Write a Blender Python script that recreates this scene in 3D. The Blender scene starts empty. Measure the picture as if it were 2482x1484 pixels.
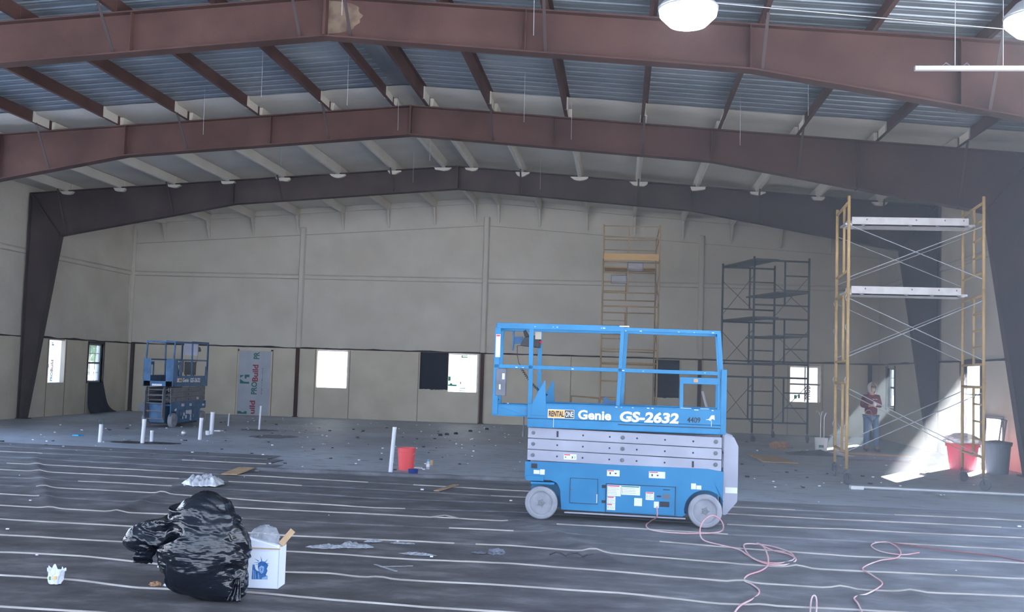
import bpy, bmesh, math, random
from mathutils import Vector, Matrix, noise
random.seed(7)
C = bpy.context.scene.collection
sc = bpy.context.scene
PI = math.pi
V = Vector

# ------------------------------------------------------------------ camera
F_PX = 2529.4
YAW, PITCH, ROLL = 0.1050, 0.0630, 0.0308
CAM = V((4.494, 0.0, 1.717))
fw = V((-math.sin(YAW)*math.cos(PITCH), math.cos(YAW)*math.cos(PITCH), math.sin(PITCH)))
rt = V((math.cos(YAW), math.sin(YAW), 0))
up = rt.cross(fw)
rt, up = math.cos(ROLL)*rt + math.sin(ROLL)*up, -math.sin(ROLL)*rt + math.cos(ROLL)*up
cd = bpy.data.cameras.new('camera'); cam = bpy.data.objects.new('camera', cd); C.objects.link(cam)
cam.matrix_world = Matrix(((rt.x, up.x, -fw.x, CAM.x), (rt.y, up.y, -fw.y, CAM.y), (rt.z, up.z, -fw.z, CAM.z), (0, 0, 0, 1)))
cd.sensor_fit = 'HORIZONTAL'; cd.sensor_width = 36; cd.lens = 36*F_PX/2482
cd.clip_start = 0.05; cd.clip_end = 500
sc.camera = cam

def fl(u, v, z=0.0):
    """place on the floor (or the level z) that the photograph shows at u, v"""
    d = fw + (u-1241)/F_PX*rt - (v-742)/F_PX*up
    return CAM + d*((z-CAM.z)/d.z)

# ------------------------------------------------------------------ world, sun, exposure
w = bpy.data.worlds.new('world'); sc.world = w; w.use_nodes = True
nt = w.node_tree; nt.nodes.clear()
wo = nt.nodes.new('ShaderNodeOutputWorld'); bg = nt.nodes.new('ShaderNodeBackground')
tc = nt.nodes.new('ShaderNodeTexCoord'); sx = nt.nodes.new('ShaderNodeSeparateXYZ')
cr = nt.nodes.new('ShaderNodeValToRGB')
cr.color_ramp.elements[0].position = 0.0; cr.color_ramp.elements[0].color = (0.78, 0.87, 1.0, 1)
cr.color_ramp.elements[1].position = 0.7; cr.color_ramp.elements[1].color = (0.42, 0.62, 1.0, 1)
nt.links.new(tc.outputs['Generated'], sx.inputs[0]); nt.links.new(sx.outputs['Z'], cr.inputs[0])
nt.links.new(cr.outputs[0], bg.inputs['Color']); bg.inputs['Strength'].default_value = 4.6
nt.links.new(bg.outputs[0], wo.inputs[0])

sd = bpy.data.lights.new('sun', 'SUN'); sun = bpy.data.objects.new('sun', sd); C.objects.link(sun)
sd.energy = 130; sd.angle = math.radians(0.6); sd.color = (1.0, 0.97, 0.93)
sun.rotation_euler = V((-0.50, -0.866, -0.33)).to_track_quat('-Z', 'Y').to_euler()
sun.location = (20, 50, 20)

sc.view_settings.view_transform = 'Standard'; sc.view_settings.look = 'None'
sc.view_settings.gamma = 1; sc.view_settings.use_curve_mapping = False
sc.view_settings.exposure = 0.22
sc.cycles.use_denoising = True
sc.cycles.max_bounces = 10; sc.cycles.diffuse_bounces = 6; sc.cycles.transparent_max_bounces = 12
sc.cycles.sample_clamp_indirect = 6.0

# ------------------------------------------------------------------ materials
def mat(name, col, rough=0.7, metal=0.0, col2=None, nscale=3.0, ndetail=4.0, nlo=0.35, nhi=0.65, bump=0.0, bscale=20.0,
        stretch=(1, 1, 1), spec=0.5, coords='Object', alpha=1.0, trans=0.0):
    m = bpy.data.materials.new(name); m.use_nodes = True
    n = m.node_tree.nodes; l = m.node_tree.links
    b = n['Principled BSDF']
    b.inputs['Base Color'].default_value = (*col, 1); b.inputs['Roughness'].default_value = rough
    b.inputs['Metallic'].default_value = metal; b.inputs['Specular IOR Level'].default_value = spec
    b.inputs['Alpha'].default_value = alpha; b.inputs['Transmission Weight'].default_value = trans
    if col2 or bump:
        t = n.new('ShaderNodeTexCoord'); mp = n.new('ShaderNodeMapping'); mp.inputs['Scale'].default_value = stretch
        l.new(t.outputs[coords], mp.inputs[0])
    if col2:
        nz = n.new('ShaderNodeTexNoise'); nz.inputs['Scale'].default_value = nscale; nz.inputs['Detail'].default_value = ndetail
        l.new(mp.outputs[0], nz.inputs['Vector'])
        r = n.new('ShaderNodeValToRGB'); r.color_ramp.elements[0].position = nlo; r.color_ramp.elements[1].position = nhi
        r.color_ramp.elements[0].color = (*col, 1); r.color_ramp.elements[1].color = (*col2, 1)
        l.new(nz.outputs[0], r.inputs[0]); l.new(r.outputs[0], b.inputs['Base Color'])
    if bump:
        nb = n.new('ShaderNodeTexNoise'); nb.inputs['Scale'].default_value = bscale; nb.inputs['Detail'].default_value = 3
        l.new(mp.outputs[0], nb.inputs['Vector'])
        bp = n.new('ShaderNodeBump'); bp.inputs['Strength'].default_value = bump; bp.inputs['Distance'].default_value = 0.05
        l.new(nb.outputs[0], bp.inputs['Height']); l.new(bp.outputs[0], b.inputs['Normal'])
    return m

M = {}
M['foam'] = mat('spray_foam', (0.56, 0.52, 0.465), 0.9, col2=(0.64, 0.60, 0.545), nscale=0.9, ndetail=6, bump=0.25, bscale=5, coords='Object')
M['foam_low'] = mat('spray_foam_lower', (0.56, 0.51, 0.425), 0.9, col2=(0.65, 0.595, 0.50), nscale=1.2, ndetail=6, bump=0.2, bscale=6)
M['gap'] = mat('dark_gap', (0.035, 0.03, 0.035), 0.9)
M['seam'] = mat('seam', (0.28, 0.22, 0.15), 0.9)
M['seamlite'] = mat('foam_seam', (0.36, 0.33, 0.29), 0.9)
M['steel'] = mat('primer_steel', (0.046, 0.019, 0.018), 0.8, col2=(0.076, 0.035, 0.032), nscale=1.3, ndetail=8, bump=0.05, bscale=30)
M['steel_dark'] = mat('primer_steel_dark', (0.036, 0.025, 0.030), 0.75, col2=(0.060, 0.044, 0.047), nscale=1.2, ndetail=8)
M['galv'] = mat('galvanised_roof', (0.27, 0.315, 0.36), 0.38, 0.4, col2=(0.38, 0.425, 0.475), nscale=0.8, ndetail=5, nlo=0.4, nhi=0.7)
M['skylight'] = mat('translucent_panel', (0.9, 0.95, 1.0), 0.5)
M['conc'] = None
M['blue'] = mat('blue_paint', (0.004, 0.165, 0.37), 0.45, col2=(0.015, 0.215, 0.45), nscale=2.5, ndetail=7, nlo=0.4, nhi=0.75)
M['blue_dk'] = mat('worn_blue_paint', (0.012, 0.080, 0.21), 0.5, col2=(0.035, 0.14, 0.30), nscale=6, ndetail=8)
M['lgrey'] = mat('grey_paint', (0.30, 0.31, 0.40), 0.5, col2=(0.37, 0.385, 0.48), nscale=2.5, ndetail=6)
M['dgrey'] = mat('dark_grey_paint', (0.10, 0.11, 0.14), 0.5, col2=(0.15, 0.16, 0.2), nscale=5)
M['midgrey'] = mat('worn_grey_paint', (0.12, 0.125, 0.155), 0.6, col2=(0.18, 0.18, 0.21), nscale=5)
M['tire'] = mat('grey_rubber', (0.25, 0.26, 0.31), 0.8, col2=(0.33, 0.34, 0.39), nscale=8)
M['rim'] = mat('rim_paint', (0.17, 0.175, 0.20), 0.6, col2=(0.26, 0.26, 0.28), nscale=9)
M['black'] = mat('black_plastic', (0.015, 0.015, 0.02), 0.45)
M['white'] = mat('white_plastic', (0.80, 0.80, 0.84), 0.4)
M['decal'] = mat('decal_white', (0.74, 0.76, 0.84), 0.5)
M['letter'] = mat('letter_white', (0.85, 0.88, 0.95), 0.5)
M['red'] = mat('decal_red', (0.62, 0.04, 0.06), 0.5)
M['orange_decal'] = mat('decal_orange', (0.85, 0.50, 0.16), 0.5)
M['green'] = mat('decal_green', (0.02, 0.22, 0.15), 0.6)
M['ink'] = mat('ink', (0.02, 0.02, 0.03), 0.6)
M['yellow'] = mat('scaffold_yellow', (0.60, 0.40, 0.15), 0.5, col2=(0.48, 0.33, 0.18), nscale=12)
M['yellow2'] = mat('scaffold_tan', (0.46, 0.31, 0.15), 0.6, col2=(0.36, 0.26, 0.16), nscale=10)
M['scafgrey'] = mat('scaffold_grey', (0.035, 0.055, 0.08), 0.5, col2=(0.07, 0.10, 0.13), nscale=10)
M['alu'] = mat('aluminium', (0.62, 0.64, 0.68), 0.4, 0.6)
M['zinc'] = mat('zinc_rod', (0.55, 0.57, 0.62), 0.45, 0.4)
M['plank'] = mat('plank_white', (0.82, 0.80, 0.84), 0.5, col2=(0.68, 0.64, 0.66), nscale=6)
M['ply'] = mat('plywood', (0.50, 0.31, 0.14), 0.8, col2=(0.60, 0.40, 0.20), nscale=5, stretch=(1, 8, 8))
M['plydk'] = mat('grey_deck', (0.13, 0.14, 0.15), 0.8)
M['pvc'] = mat('pvc', (0.72, 0.74, 0.84), 0.35)
M['bucket_red'] = mat('bucket_red', (0.80, 0.085, 0.095), 0.4)
M['cloth'] = mat('black_fabric', (0.012, 0.016, 0.032), 0.9, bump=0.1, bscale=8)
M['felt'] = None
M['cord'] = mat('white_selvedge', (0.52, 0.48, 0.45), 0.85, col2=(0.33, 0.30, 0.28), nscale=2.2, ndetail=8)
M['bag'] = mat('black_film', (0.006, 0.008, 0.014), 0.17, bump=0.28, bscale=6, stretch=(0.8, 1, 4.0), spec=0.55)
M['clear'] = mat('clear_film', (0.50, 0.52, 0.58), 0.15, alpha=0.42, spec=0.8, bump=0.5, bscale=14)
M['film'] = mat('milky_film', (0.80, 0.82, 0.90), 0.35, alpha=0.85, bump=0.3, bscale=12)
M['card'] = mat('cardboard', (0.42, 0.27, 0.16), 0.85, col2=(0.50, 0.34, 0.21), nscale=8)
M['boxwhite'] = mat('box_white', (0.76, 0.80, 0.90), 0.5)
M['boxblue'] = mat('print_blue', (0.015, 0.10, 0.33), 0.6, col2=(0.05, 0.20, 0.48), nscale=40)
M['hose'] = mat('pink_white_cord', (0.62, 0.28, 0.31), 0.5, col2=(0.66, 0.55, 0.56), nscale=2.5)
M['hose2'] = mat('dull_red_cord', (0.30, 0.10, 0.12), 0.6)
M['jean'] = mat('denim', (0.10, 0.17, 0.30), 0.9, col2=(0.16, 0.24, 0.38), nscale=15)
M['maroon'] = mat('maroon_cotton', (0.14, 0.018, 0.04), 0.9)
M['skin'] = mat('skin', (0.55, 0.32, 0.22), 0.6)
M['hood'] = mat('white_hood', (0.62, 0.60, 0.56), 0.8)
M['goggle'] = mat('tinted_visor', (0.08, 0.07, 0.07), 0.2)
M['boot'] = mat('boot_leather', (0.10, 0.07, 0.06), 0.8)
M['brown'] = mat('brown_scrap', (0.32, 0.15, 0.08), 0.85, col2=(0.45, 0.28, 0.17), nscale=20)
M['tree'] = mat('foliage', (0.05, 0.075, 0.05), 0.9, col2=(0.09, 0.12, 0.08), nscale=5)
M['bark'] = mat('bark', (0.10, 0.08, 0.06), 0.9)
M['grass'] = mat('pale_gravel', (0.50, 0.50, 0.48), 0.95, col2=(0.62, 0.61, 0.58), nscale=0.8)
M['glass'] = None
M['vinyl'] = mat('window_vinyl', (0.22, 0.22, 0.25), 0.5)

def conc():
    m = mat('dusty_concrete', (0.235, 0.25, 0.29), 0.9, bump=0.12, bscale=9)
    n = m.node_tree.nodes; l = m.node_tree.links; b = n['Principled BSDF']
    t = n.new('ShaderNodeTexCoord')
    def nz(s, sc_, d, lo, hi):
        mp = n.new('ShaderNodeMapping'); mp.inputs['Scale'].default_value = s; l.new(t.outputs['Object'], mp.inputs[0])
        x = n.new('ShaderNodeTexNoise'); x.inputs['Scale'].default_value = sc_; x.inputs['Detail'].default_value = d
        l.new(mp.outputs[0], x.inputs['Vector'])
        r = n.new('ShaderNodeMapRange'); r.inputs[1].default_value = lo; r.inputs[2].default_value = hi
        l.new(x.outputs[0], r.inputs[0]); return r.outputs[0]
    def mx(f, a, bb):
        x = n.new('ShaderNodeMix'); x.data_type = 'RGBA'; l.new(f, x.inputs[0])
        for i, q in ((6, a), (7, bb)):
            if isinstance(q, tuple): x.inputs[i].default_value = (*q, 1)
            else: l.new(q, x.inputs[i])
        return x.outputs[2]
    c1 = mx(nz((1, 1, 1), 0.35, 6, 0.35, 0.68), (0.31, 0.35, 0.42), (0.47, 0.53, 0.62))
    c2 = mx(nz((1, 1.6, 1), 2.6, 8, 0.55, 0.72), c1, (0.20, 0.21, 0.24))
    c3 = mx(nz((1, 1, 1), 26, 3, 0.68, 0.74), c2, (0.07, 0.07, 0.08))
    c4 = mx(nz((1, 1, 1), 17, 2, 0.72, 0.76), c3, (0.6, 0.6, 0.62))
    l.new(c4, b.inputs['Base Color']); return m
M['conc'] = conc(); M['conc'].node_tree.nodes['Principled BSDF'].inputs['Roughness'].default_value = 0.55
def felt():
    m = mat('black_underlay', (0.05, 0.047, 0.055), 0.75, bump=0.3, bscale=3)
    n = m.node_tree.nodes; l = m.node_tree.links; b = n['Principled BSDF']
    t = n.new('ShaderNodeTexCoord')
    mp = n.new('ShaderNodeMapping'); mp.inputs['Scale'].default_value = (1.0, 1.7, 1); l.new(t.outputs['Object'], mp.inputs[0])
    x = n.new('ShaderNodeTexNoise'); x.inputs['Scale'].default_value = 1.5; x.inputs['Detail'].default_value = 9; x.inputs['Roughness'].default_value = 0.65
    l.new(mp.outputs[0], x.inputs['Vector'])
    r = n.new('ShaderNodeValToRGB'); e = r.color_ramp.elements
    e[0].position = 0.33; e[0].color = (0.034, 0.030, 0.033, 1); e[1].position = 0.70; e[1].color = (0.190, 0.178, 0.185, 1)
    k = e.new(0.52); k.color = (0.082, 0.075, 0.080, 1)
    l.new(x.outputs[0], r.inputs[0])
    # pale dust thickens towards the back; doorway side mixes dust with painted-in glare
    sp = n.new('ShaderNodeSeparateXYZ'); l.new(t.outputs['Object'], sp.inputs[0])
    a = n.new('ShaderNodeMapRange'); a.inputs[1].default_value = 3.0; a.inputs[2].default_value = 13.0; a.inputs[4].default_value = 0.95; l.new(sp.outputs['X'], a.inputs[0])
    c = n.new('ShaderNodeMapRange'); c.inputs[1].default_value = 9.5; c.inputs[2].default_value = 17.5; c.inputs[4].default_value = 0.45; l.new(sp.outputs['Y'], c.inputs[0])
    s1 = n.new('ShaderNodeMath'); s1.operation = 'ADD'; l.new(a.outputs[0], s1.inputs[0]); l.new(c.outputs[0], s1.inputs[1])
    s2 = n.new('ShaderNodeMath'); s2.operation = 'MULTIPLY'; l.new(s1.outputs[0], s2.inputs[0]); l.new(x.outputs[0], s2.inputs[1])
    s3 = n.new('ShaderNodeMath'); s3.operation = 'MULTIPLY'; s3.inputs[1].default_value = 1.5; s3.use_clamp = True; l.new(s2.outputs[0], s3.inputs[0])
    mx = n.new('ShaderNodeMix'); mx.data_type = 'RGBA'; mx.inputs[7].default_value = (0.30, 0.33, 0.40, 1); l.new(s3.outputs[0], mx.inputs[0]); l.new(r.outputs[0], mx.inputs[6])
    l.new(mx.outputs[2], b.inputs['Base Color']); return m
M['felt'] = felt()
def trans_mat(name, col, glass=False):
    m = bpy.data.materials.new(name); m.use_nodes = True; n = m.node_tree.nodes; l = m.node_tree.links; n.clear()
    o = n.new('ShaderNodeOutputMaterial'); a = n.new('ShaderNodeBsdfTranslucent'); d = n.new('ShaderNodeBsdfDiffuse'); x = n.new('ShaderNodeMixShader')
    a.inputs[0].default_value = (*col, 1); d.inputs[0].default_value = (*col, 1); x.inputs[0].default_value = 0.2
    l.new(a.outputs[0], x.inputs[1]); l.new(d.outputs[0], x.inputs[2]); l.new(x.outputs[0], o.inputs[0]); return m
M['wrap'] = trans_mat('white_house_wrap', (0.46, 0.48, 0.50))
M['wrap_dimmed'] = trans_mat('dimmed_house_wrap', (0.070, 0.074, 0.080))  # same wrap, colour lowered to offset the sun behind the back windows
M['wrapgreen'] = mat('wrap_print_green', (0.02, 0.35, 0.25), 0.7)
M['wrapred'] = mat('wrap_print_red', (0.45, 0.08, 0.08), 0.7)
M['wrapboard'] = mat('house_wrap_on_board', (0.38, 0.42, 0.52), 0.5, col2=(0.44, 0.48, 0.57), nscale=2)
gm = bpy.data.materials.new('window_glass'); gm.use_nodes = True; n_ = gm.node_tree.nodes; n_.clear()
o_ = n_.new('ShaderNodeOutputMaterial'); t_ = n_.new('ShaderNodeBsdfTransparent'); g_ = n_.new('ShaderNodeBsdfGlossy'); x_ = n_.new('ShaderNodeMixShader')
t_.inputs[0].default_value = (0.85, 0.92, 0.95, 1); g_.inputs['Roughness'].default_value = 0.05; x_.inputs[0].default_value = 0.08
gm.node_tree.links.new(t_.outputs[0], x_.inputs[1]); gm.node_tree.links.new(g_.outputs[0], x_.inputs[2]); gm.node_tree.links.new(x_.outputs[0], o_.inputs[0])
M['glass'] = gm

# ------------------------------------------------------------------ mesh helpers
class MB:
    def __init__(s): s.bm = bmesh.new()
    def face(s, pts):
        try: s.bm.faces.new([s.bm.verts.new(p) for p in pts])
        except ValueError: pass
        return s
    def box(s, x0, x1, y0, y1, z0, z1):
        v = [s.bm.verts.new((x, y, z)) for x in (x0, x1) for y in (y0, y1) for z in (z0, z1)]
        for f in ((0, 1, 3, 2), (4, 6, 7, 5), (0, 4, 5, 1), (2, 3, 7, 6), (0, 2, 6, 4), (1, 5, 7, 3)): s.bm.faces.new([v[i] for i in f])
        return s
    def beam(s, a, b, w_, h_, upv=(0, 0, 1)):
        a, b = V(a), V(b); d = (b-a).normalized(); u = V(upv)
        if abs(d.dot(u)) > 0.99: u = V((1, 0, 0))
        x = d.cross(u).normalized(); z = x.cross(d)
        v = [s.bm.verts.new(p + x*(i*w_/2) + z*(j*h_/2)) for p in (a, b) for i in (-1, 1) for j in (-1, 1)]
        for f in ((0, 1, 3, 2), (4, 6, 7, 5), (0, 4, 5, 1), (2, 3, 7, 6), (0, 2, 6, 4), (1, 5, 7, 3)): s.bm.faces.new([v[i] for i in f])
        return s
    def prism(s, pts, axis, a0, a1):
        def P(p, a): return {'y': (p[0], a, p[1]), 'x': (a, p[0], p[1]), 'z': (p[0], p[1], a)}[axis]
        A = [s.bm.verts.new(P(p, a0)) for p in pts]; B = [s.bm.verts.new(P(p, a1)) for p in pts]
        n = len(pts)
        s.bm.faces.new(A); s.bm.faces.new(B[::-1])
        for i in range(n): s.bm.faces.new((A[i], B[i], B[(i+1) % n], A[(i+1) % n]))
        return s
    def tube(s, pts, r, seg=8, closed=False):
        pts = [V(p) for p in pts]; n = len(pts); rings = []
        rr = r if isinstance(r, (list, tuple)) else [r]*n
        prev = None
        for i, p in enumerate(pts):
            if closed: d = pts[(i+1) % n]-pts[i-1]
            else: d = pts[min(i+1, n-1)]-pts[max(i-1, 0)]
            d = d.normalized() if d.length > 1e-9 else V((0, 0, 1))
            u = prev if prev is not None else (V((0, 0, 1)) if abs(d.z) < 0.9 else V((1, 0, 0)))
            x = d.cross(u)
            if x.length < 1e-6: x = d.cross(V((0, 1, 0.1)))
            x.normalize(); y = x.cross(d); prev = y
            rings.append([s.bm.verts.new(p + (x*math.cos(2*PI*k/seg) + y*math.sin(2*PI*k/seg))*rr[i]) for k in range(seg)])
        m = n if closed else n-1
        for i in range(m):
            A, B = rings[i], rings[(i+1) % n]
            for k in range(seg): s.bm.faces.new((A[k], A[(k+1) % seg], B[(k+1) % seg], B[k]))
        if not closed:
            s.bm.faces.new(rings[0][::-1]); s.bm.faces.new(rings[-1])
        return s
    def lathe(s, prof, c=(0, 0, 0), seg=24, axis='z'):
        c = V(c); rings = []
        for r, h in prof:
            ring = []
            for k in range(seg):
                a = 2*PI*k/seg; q = (r*math.cos(a), r*math.sin(a))
                o = {'z': (q[0], q[1], h), 'y': (q[0], h, q[1]), 'x': (h, q[0], q[1])}[axis]
                ring.append(s.bm.verts.new(c+V(o)))
            rings.append(ring)
        for A, B in zip(rings, rings[1:]):
            for k in range(seg): s.bm.faces.new((A[k], A[(k+1) % seg], B[(k+1) % seg], B[k]))
        if prof[0][0] > 1e-6: s.bm.faces.new(rings[0][::-1])
        if prof[-1][0] > 1e-6: s.bm.faces.new(rings[-1])
        return s
    def grid(s, nx, ny, fn):
        g = [[s.bm.verts.new(fn(i/nx, j/ny)) for j in range(ny+1)] for i in range(nx+1)]
        for i in range(nx):
            for j in range(ny): s.bm.faces.new((g[i][j], g[i+1][j], g[i+1][j+1], g[i][j+1]))
        return s
    def build(s, name, m, parent=None, smooth=False, bevel=0, solid=0, **tags):
        bmesh.ops.remove_doubles(s.bm, verts=s.bm.verts, dist=1e-6)
        bmesh.ops.recalc_face_normals(s.bm, faces=s.bm.faces)
        me = bpy.data.meshes.new(name); s.bm.to_mesh(me); s.bm.free()
        if smooth:
            for p in me.polygons: p.use_smooth = True
        me.materials.append(M[m] if isinstance(m, str) else m)
        o = bpy.data.objects.new(name, me); C.objects.link(o)
        if parent: o.parent = parent
        if bevel:
            b = o.modifiers.new('bevel', 'BEVEL'); b.width = bevel; b.segments = 2; b.limit_method = 'ANGLE'
        if solid:
            q = o.modifiers.new('solid', 'SOLIDIFY'); q.thickness = solid; q.offset = 0
        for k, v in tags.items(): o[k] = v
        return o

def empty(name, loc, label, cat, rz=0, group=None):
    o = bpy.data.objects.new(name, None); C.objects.link(o); o.location = loc; o.rotation_euler = (0, 0, rz); o.empty_display_size = 0.1
    o['label'] = label; o['category'] = cat
    if group: o['group'] = group
    return o
def tag(o, label, cat, group=None):
    o['label'] = label; o['category'] = cat
    if group: o['group'] = group
    return o
def dup(o, parent=None):
    c = o.copy(); C.objects.link(c); c.parent = parent
    for ch in list(o.children): dup(ch, c)
    return c

def text(s, origin, xd, ud, w_, h_, m, parent=None, name='lettering', bold=0.0, shear=0.0, depth=0.002, **tags):
    cu = bpy.data.curves.new(name, 'FONT'); cu.body = s; cu.offset = bold; cu.shear = shear; cu.resolution_u = 3
    tmp = bpy.data.objects.new('tmp', cu); C.objects.link(tmp)
    dg = bpy.context.evaluated_depsgraph_get(); dg.update()
    me = bpy.data.meshes.new_from_object(tmp.evaluated_get(dg)); bpy.data.objects.remove(tmp); bpy.data.curves.remove(cu)
    xs = [v.co.x for v in me.vertices]; ys = [v.co.y for v in me.vertices]
    x0, x1, y0, y1 = min(xs), max(xs), min(ys), max(ys)
    xd, ud, o3 = V(xd), V(ud), V(origin); nn = xd.cross(ud)
    for v in me.vertices:
        v.co = o3 + xd*((v.co.x-x0)/(x1-x0)*w_) + ud*((v.co.y-y0)/(y1-y0)*h_) + nn*depth
    me.name = name; me.materials.clear(); me.materials.append(M[m])
    o = bpy.data.objects.new(name, me); C.objects.link(o); o.parent = parent
    for k, v in tags.items(): o[k] = v
    return o

def fbm(p, o=4): return noise.fractal(V(p), 1.0, 2.0, o)

# ------------------------------------------------------------------ building numbers
XL, XR, YB, Y0 = -12.19, 12.60, 34.01, -4.2
FR = [14.92, 21.29, 27.65]                 # steel frames
ZT, SL = 7.225, 0.0734                     # rafter top at the ridge, roof slope
PD = 0.26                                  # purlin depth
def zr(x): return ZT + PD - abs(x)*SL      # underside of the roof sheet
PX = [0.388] + [0.388+1.359+1.5515*k for k in range(7)]

def wall(axis, c, thick, a0, a1, ztop, holes, name, m, zlo=0.0, parent=None):
    """solid wall with rectangular holes; ztop is a function of the running coordinate"""
    mb = MB()
    cuts = sorted(set([a0, a1] + [h[0] for h in holes] + [h[1] for h in holes] + ([0.0] if a0 < 0 < a1 and axis == 'y' else [])))
    lo, hi = (c, c+thick) if thick > 0 else (c+thick, c)
    for u0, u1 in zip(cuts, cuts[1:]):
        mid = (u0+u1)/2; hs = sorted([h for h in holes if h[0] <= mid <= h[1]], key=lambda h: h[2])
        z = zlo
        for h in hs:
            if h[2] > z+1e-4: mb.prism([(u0, z), (u1, z), (u1, h[2]), (u0, h[2])], axis, lo, hi)
            z = h[3]
        mb.prism([(u0, z), (u1, z), (u1, ztop(u1)), (u0, ztop(u0))], axis, lo, hi)
    return mb.build(name, m, parent)

ZG, ZG2 = 2.31, 4.68
W3 = (-5.57, -4.50, 1.00, 2.26); W4 = (-1.13, -0.13, 1.00, 2.27); W6 = (9.87, 10.81, 1.04, 2.18); B4 = (-2.07, -1.13, 1.06, 2.27); B5 = (5.60, 6.38, 1.04, 2.25)
W1 = (29.05, 29.94, 0.98, 2.24); W2 = (31.33, 32.27, 0.98, 2.20)
W7 = (31.95, 32.85, 1.00, 2.18); D1 = (24.55, 25.85, 0.0, 2.22); V8 = (23.15, 24.30, 0.40, 1.02)
def st(o):
    o['kind'] = 'structure'; return o
floor = st(MB().box(-14, 14.5, -6, 36, -0.3, 0).build('floor', 'conc'))
st(MB().box(-160, -14.05, -60, 160, -0.34, -0.04).box(14.55, 160, -60, 160, -0.34, -0.04).box(-14.05, 14.55, 36.02, 160, -0.34, -0.04)
   .box(-14.05, 14.55, -60, -6.02, -0.34, -0.04).build('ground', 'grass'))
wb = st(wall('y', YB, 0.22, XL-0.2, XR+0.2, lambda x: zr(x)+0.05, [W3, W4, W6], 'wall_back', 'foam'))
wl = st(wall('x', XL, -0.20, 21.29, YB, lambda y: zr(12.19)+0.02, [W1, W2], 'wall_left', 'foam'))
wr = st(wall('x', XR, 0.12, 13.4, YB, lambda y: zr(12.6)+0.02, [W7, D1, V8], 'wall_right', 'foam'))

# lower wall facing between floor and first girt (slightly proud, yellower foam), girt gap, girt ridges, seams
def facing(axis, c, th, a0, a1, holes, parent): return wall(axis, c, th, a0, a1, lambda u: ZG-0.03, holes, 'lower_foam', 'foam_low', parent=parent)
facing('y', YB-0.03, 0.03, XL+0.02, XR-0.02, [(*h[:2], h[2], ZG) for h in (W3, W4, W6, (-8.30, -7.08, 0.0, 2.21))], wb)
facing('x', XL+0.03, -0.03, 21.29, YB-0.03, [(*h[:2], h[2], ZG) for h in (W1, W2)], wl)
facing('x', XR-0.03, 0.03, 13.4, YB-0.03, [(*h[:2], h[2], ZG) for h in (W7, D1, V8)], wr)
def ragged(axis, c, a0, a1, parent, z=ZG):
    mb = MB(); u = a0; step = 0.16
    def P(u_, z_, t): return (u_, t, z_) if axis == 'y' else (t, u_, z_)
    tops = []; n = int((a1-a0)/step)
    for i in range(n+1):
        u_ = a0+(a1-a0)*i/n; k = fbm((u_*1.3, c, 3.1))
        tops.append((u_, z-0.036-0.010*fbm((u_*3, c, 9)), z+0.010+0.028*k))
    for (ua, la, ta), (ub, lb, tb) in zip(tops, tops[1:]):
        mb.face([P(ua, la, c), P(ub, lb, c), P(ub, tb, c), P(ua, ta, c)])
    return mb.build('girt_gap', 'gap', parent)
ragged('y', YB-0.034, XL+0.03, XR-0.03, wb); ragged('x', XL+0.034, 21.3, YB-0.04, wl); ragged('x', XR-0.034, 20, YB-0.04, wr)
for ax, c, a0, a1, par in (('y', YB-0.045, XL, XR, wb), ('x', XL+0.045, 21.29, YB, wl), ('x', XR-0.045, 13.4, YB, wr)):
    for zz in (ZG2,):
        mb = MB(); q = []
        for z_, d_ in ((zz-0.07, 0.05), (zz-0.05, 0.0), (zz+0.05, 0.0), (zz+0.07, 0.05)):
            q.append((d_, z_))
        sgn = 1 if c > 0 else -1
        if ax == 'y': mb.prism([(c+d, z) for d, z in q], 'x', a0, a1)
        else: mb.prism([(c+sgn*d, z) for d, z in q], 'y', a0, a1)
        mb.build('girt', 'foam', par, bevel=0.015)
    ax2 = MB()
    for z_ in (ZG2+0.085, ZG2-0.075):
        if ax == 'y': ax2.box(a0, a1, YB-0.012, YB, z_-0.006, z_+0.006)
        elif c < 0: ax2.box(XL, XL+0.012, a0, a1, z_-0.006, z_+0.006)
        else: ax2.box(XR-0.012, XR, a0, a1, z_-0.006, z_+0.006)
    ax2.build('girt_seam', 'seamlite', par)
# seams of the stud bays under the girt
mb = MB()
for x in (-5.62, -4.44, -2.12, -0.09, 9.80, 10.88, 2.9, -9.9):
    mb.box(x-0.012, x+0.012, YB-0.036, YB-0.028, 0, ZG-0.05)
for x in (-8.30, -7.08): mb.box(x-0.012, x+0.012, YB-0.036, YB-0.028, 0, 2.2)
mb.build('seam', 'seam', wb)
mb = MB()
for y in (28.98, 30.0, 31.27): mb.box(XL+0.028, XL+0.037, y-0.014, y+0.014, 0, ZG-0.05)
mb.build('seam', 'seam', wl)
# head band of foam along the top of the back wall, corner ribs and purlin end lumps
st_ = MB()
for sx_ in (-1, 1):
    e = -XL if sx_ < 0 else XR
    st_.prism([(0, zr(0)-0.98), (sx_*e, zr(e)-0.90), (sx_*e, zr(e)-0.88), (0, zr(0)-0.96)], 'y', YB-0.02, YB)
st_.build('head_seam', 'seamlite', wb)
st_ = MB()
for sx_ in (-1, 1):
    e = -XL if sx_ < 0 else XR
    for x in PX:
        x_ = sx_*x; z = zr(x)-0.2
        st_.prism([(YB-0.35, z-0.02), (YB, z-0.02), (YB, z-0.66), (YB-0.03, z-0.62)], 'x', x_-0.035, x_+0.035)
st_.build('purlin_end_web', 'foam', wb, bevel=0.02)
st_ = MB()
for sx_ in (-1, 1):
    e = -XL if sx_ < 0 else XR
    st_.prism([(0, zr(0)-0.22), (sx_*e, zr(e)-0.22), (sx_*e, zr(e)+0.02), (0, zr(0)+0.02)], 'y', YB-0.10, YB)
st_.build('head_foam', 'foam', wb, bevel=0.03)
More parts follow.
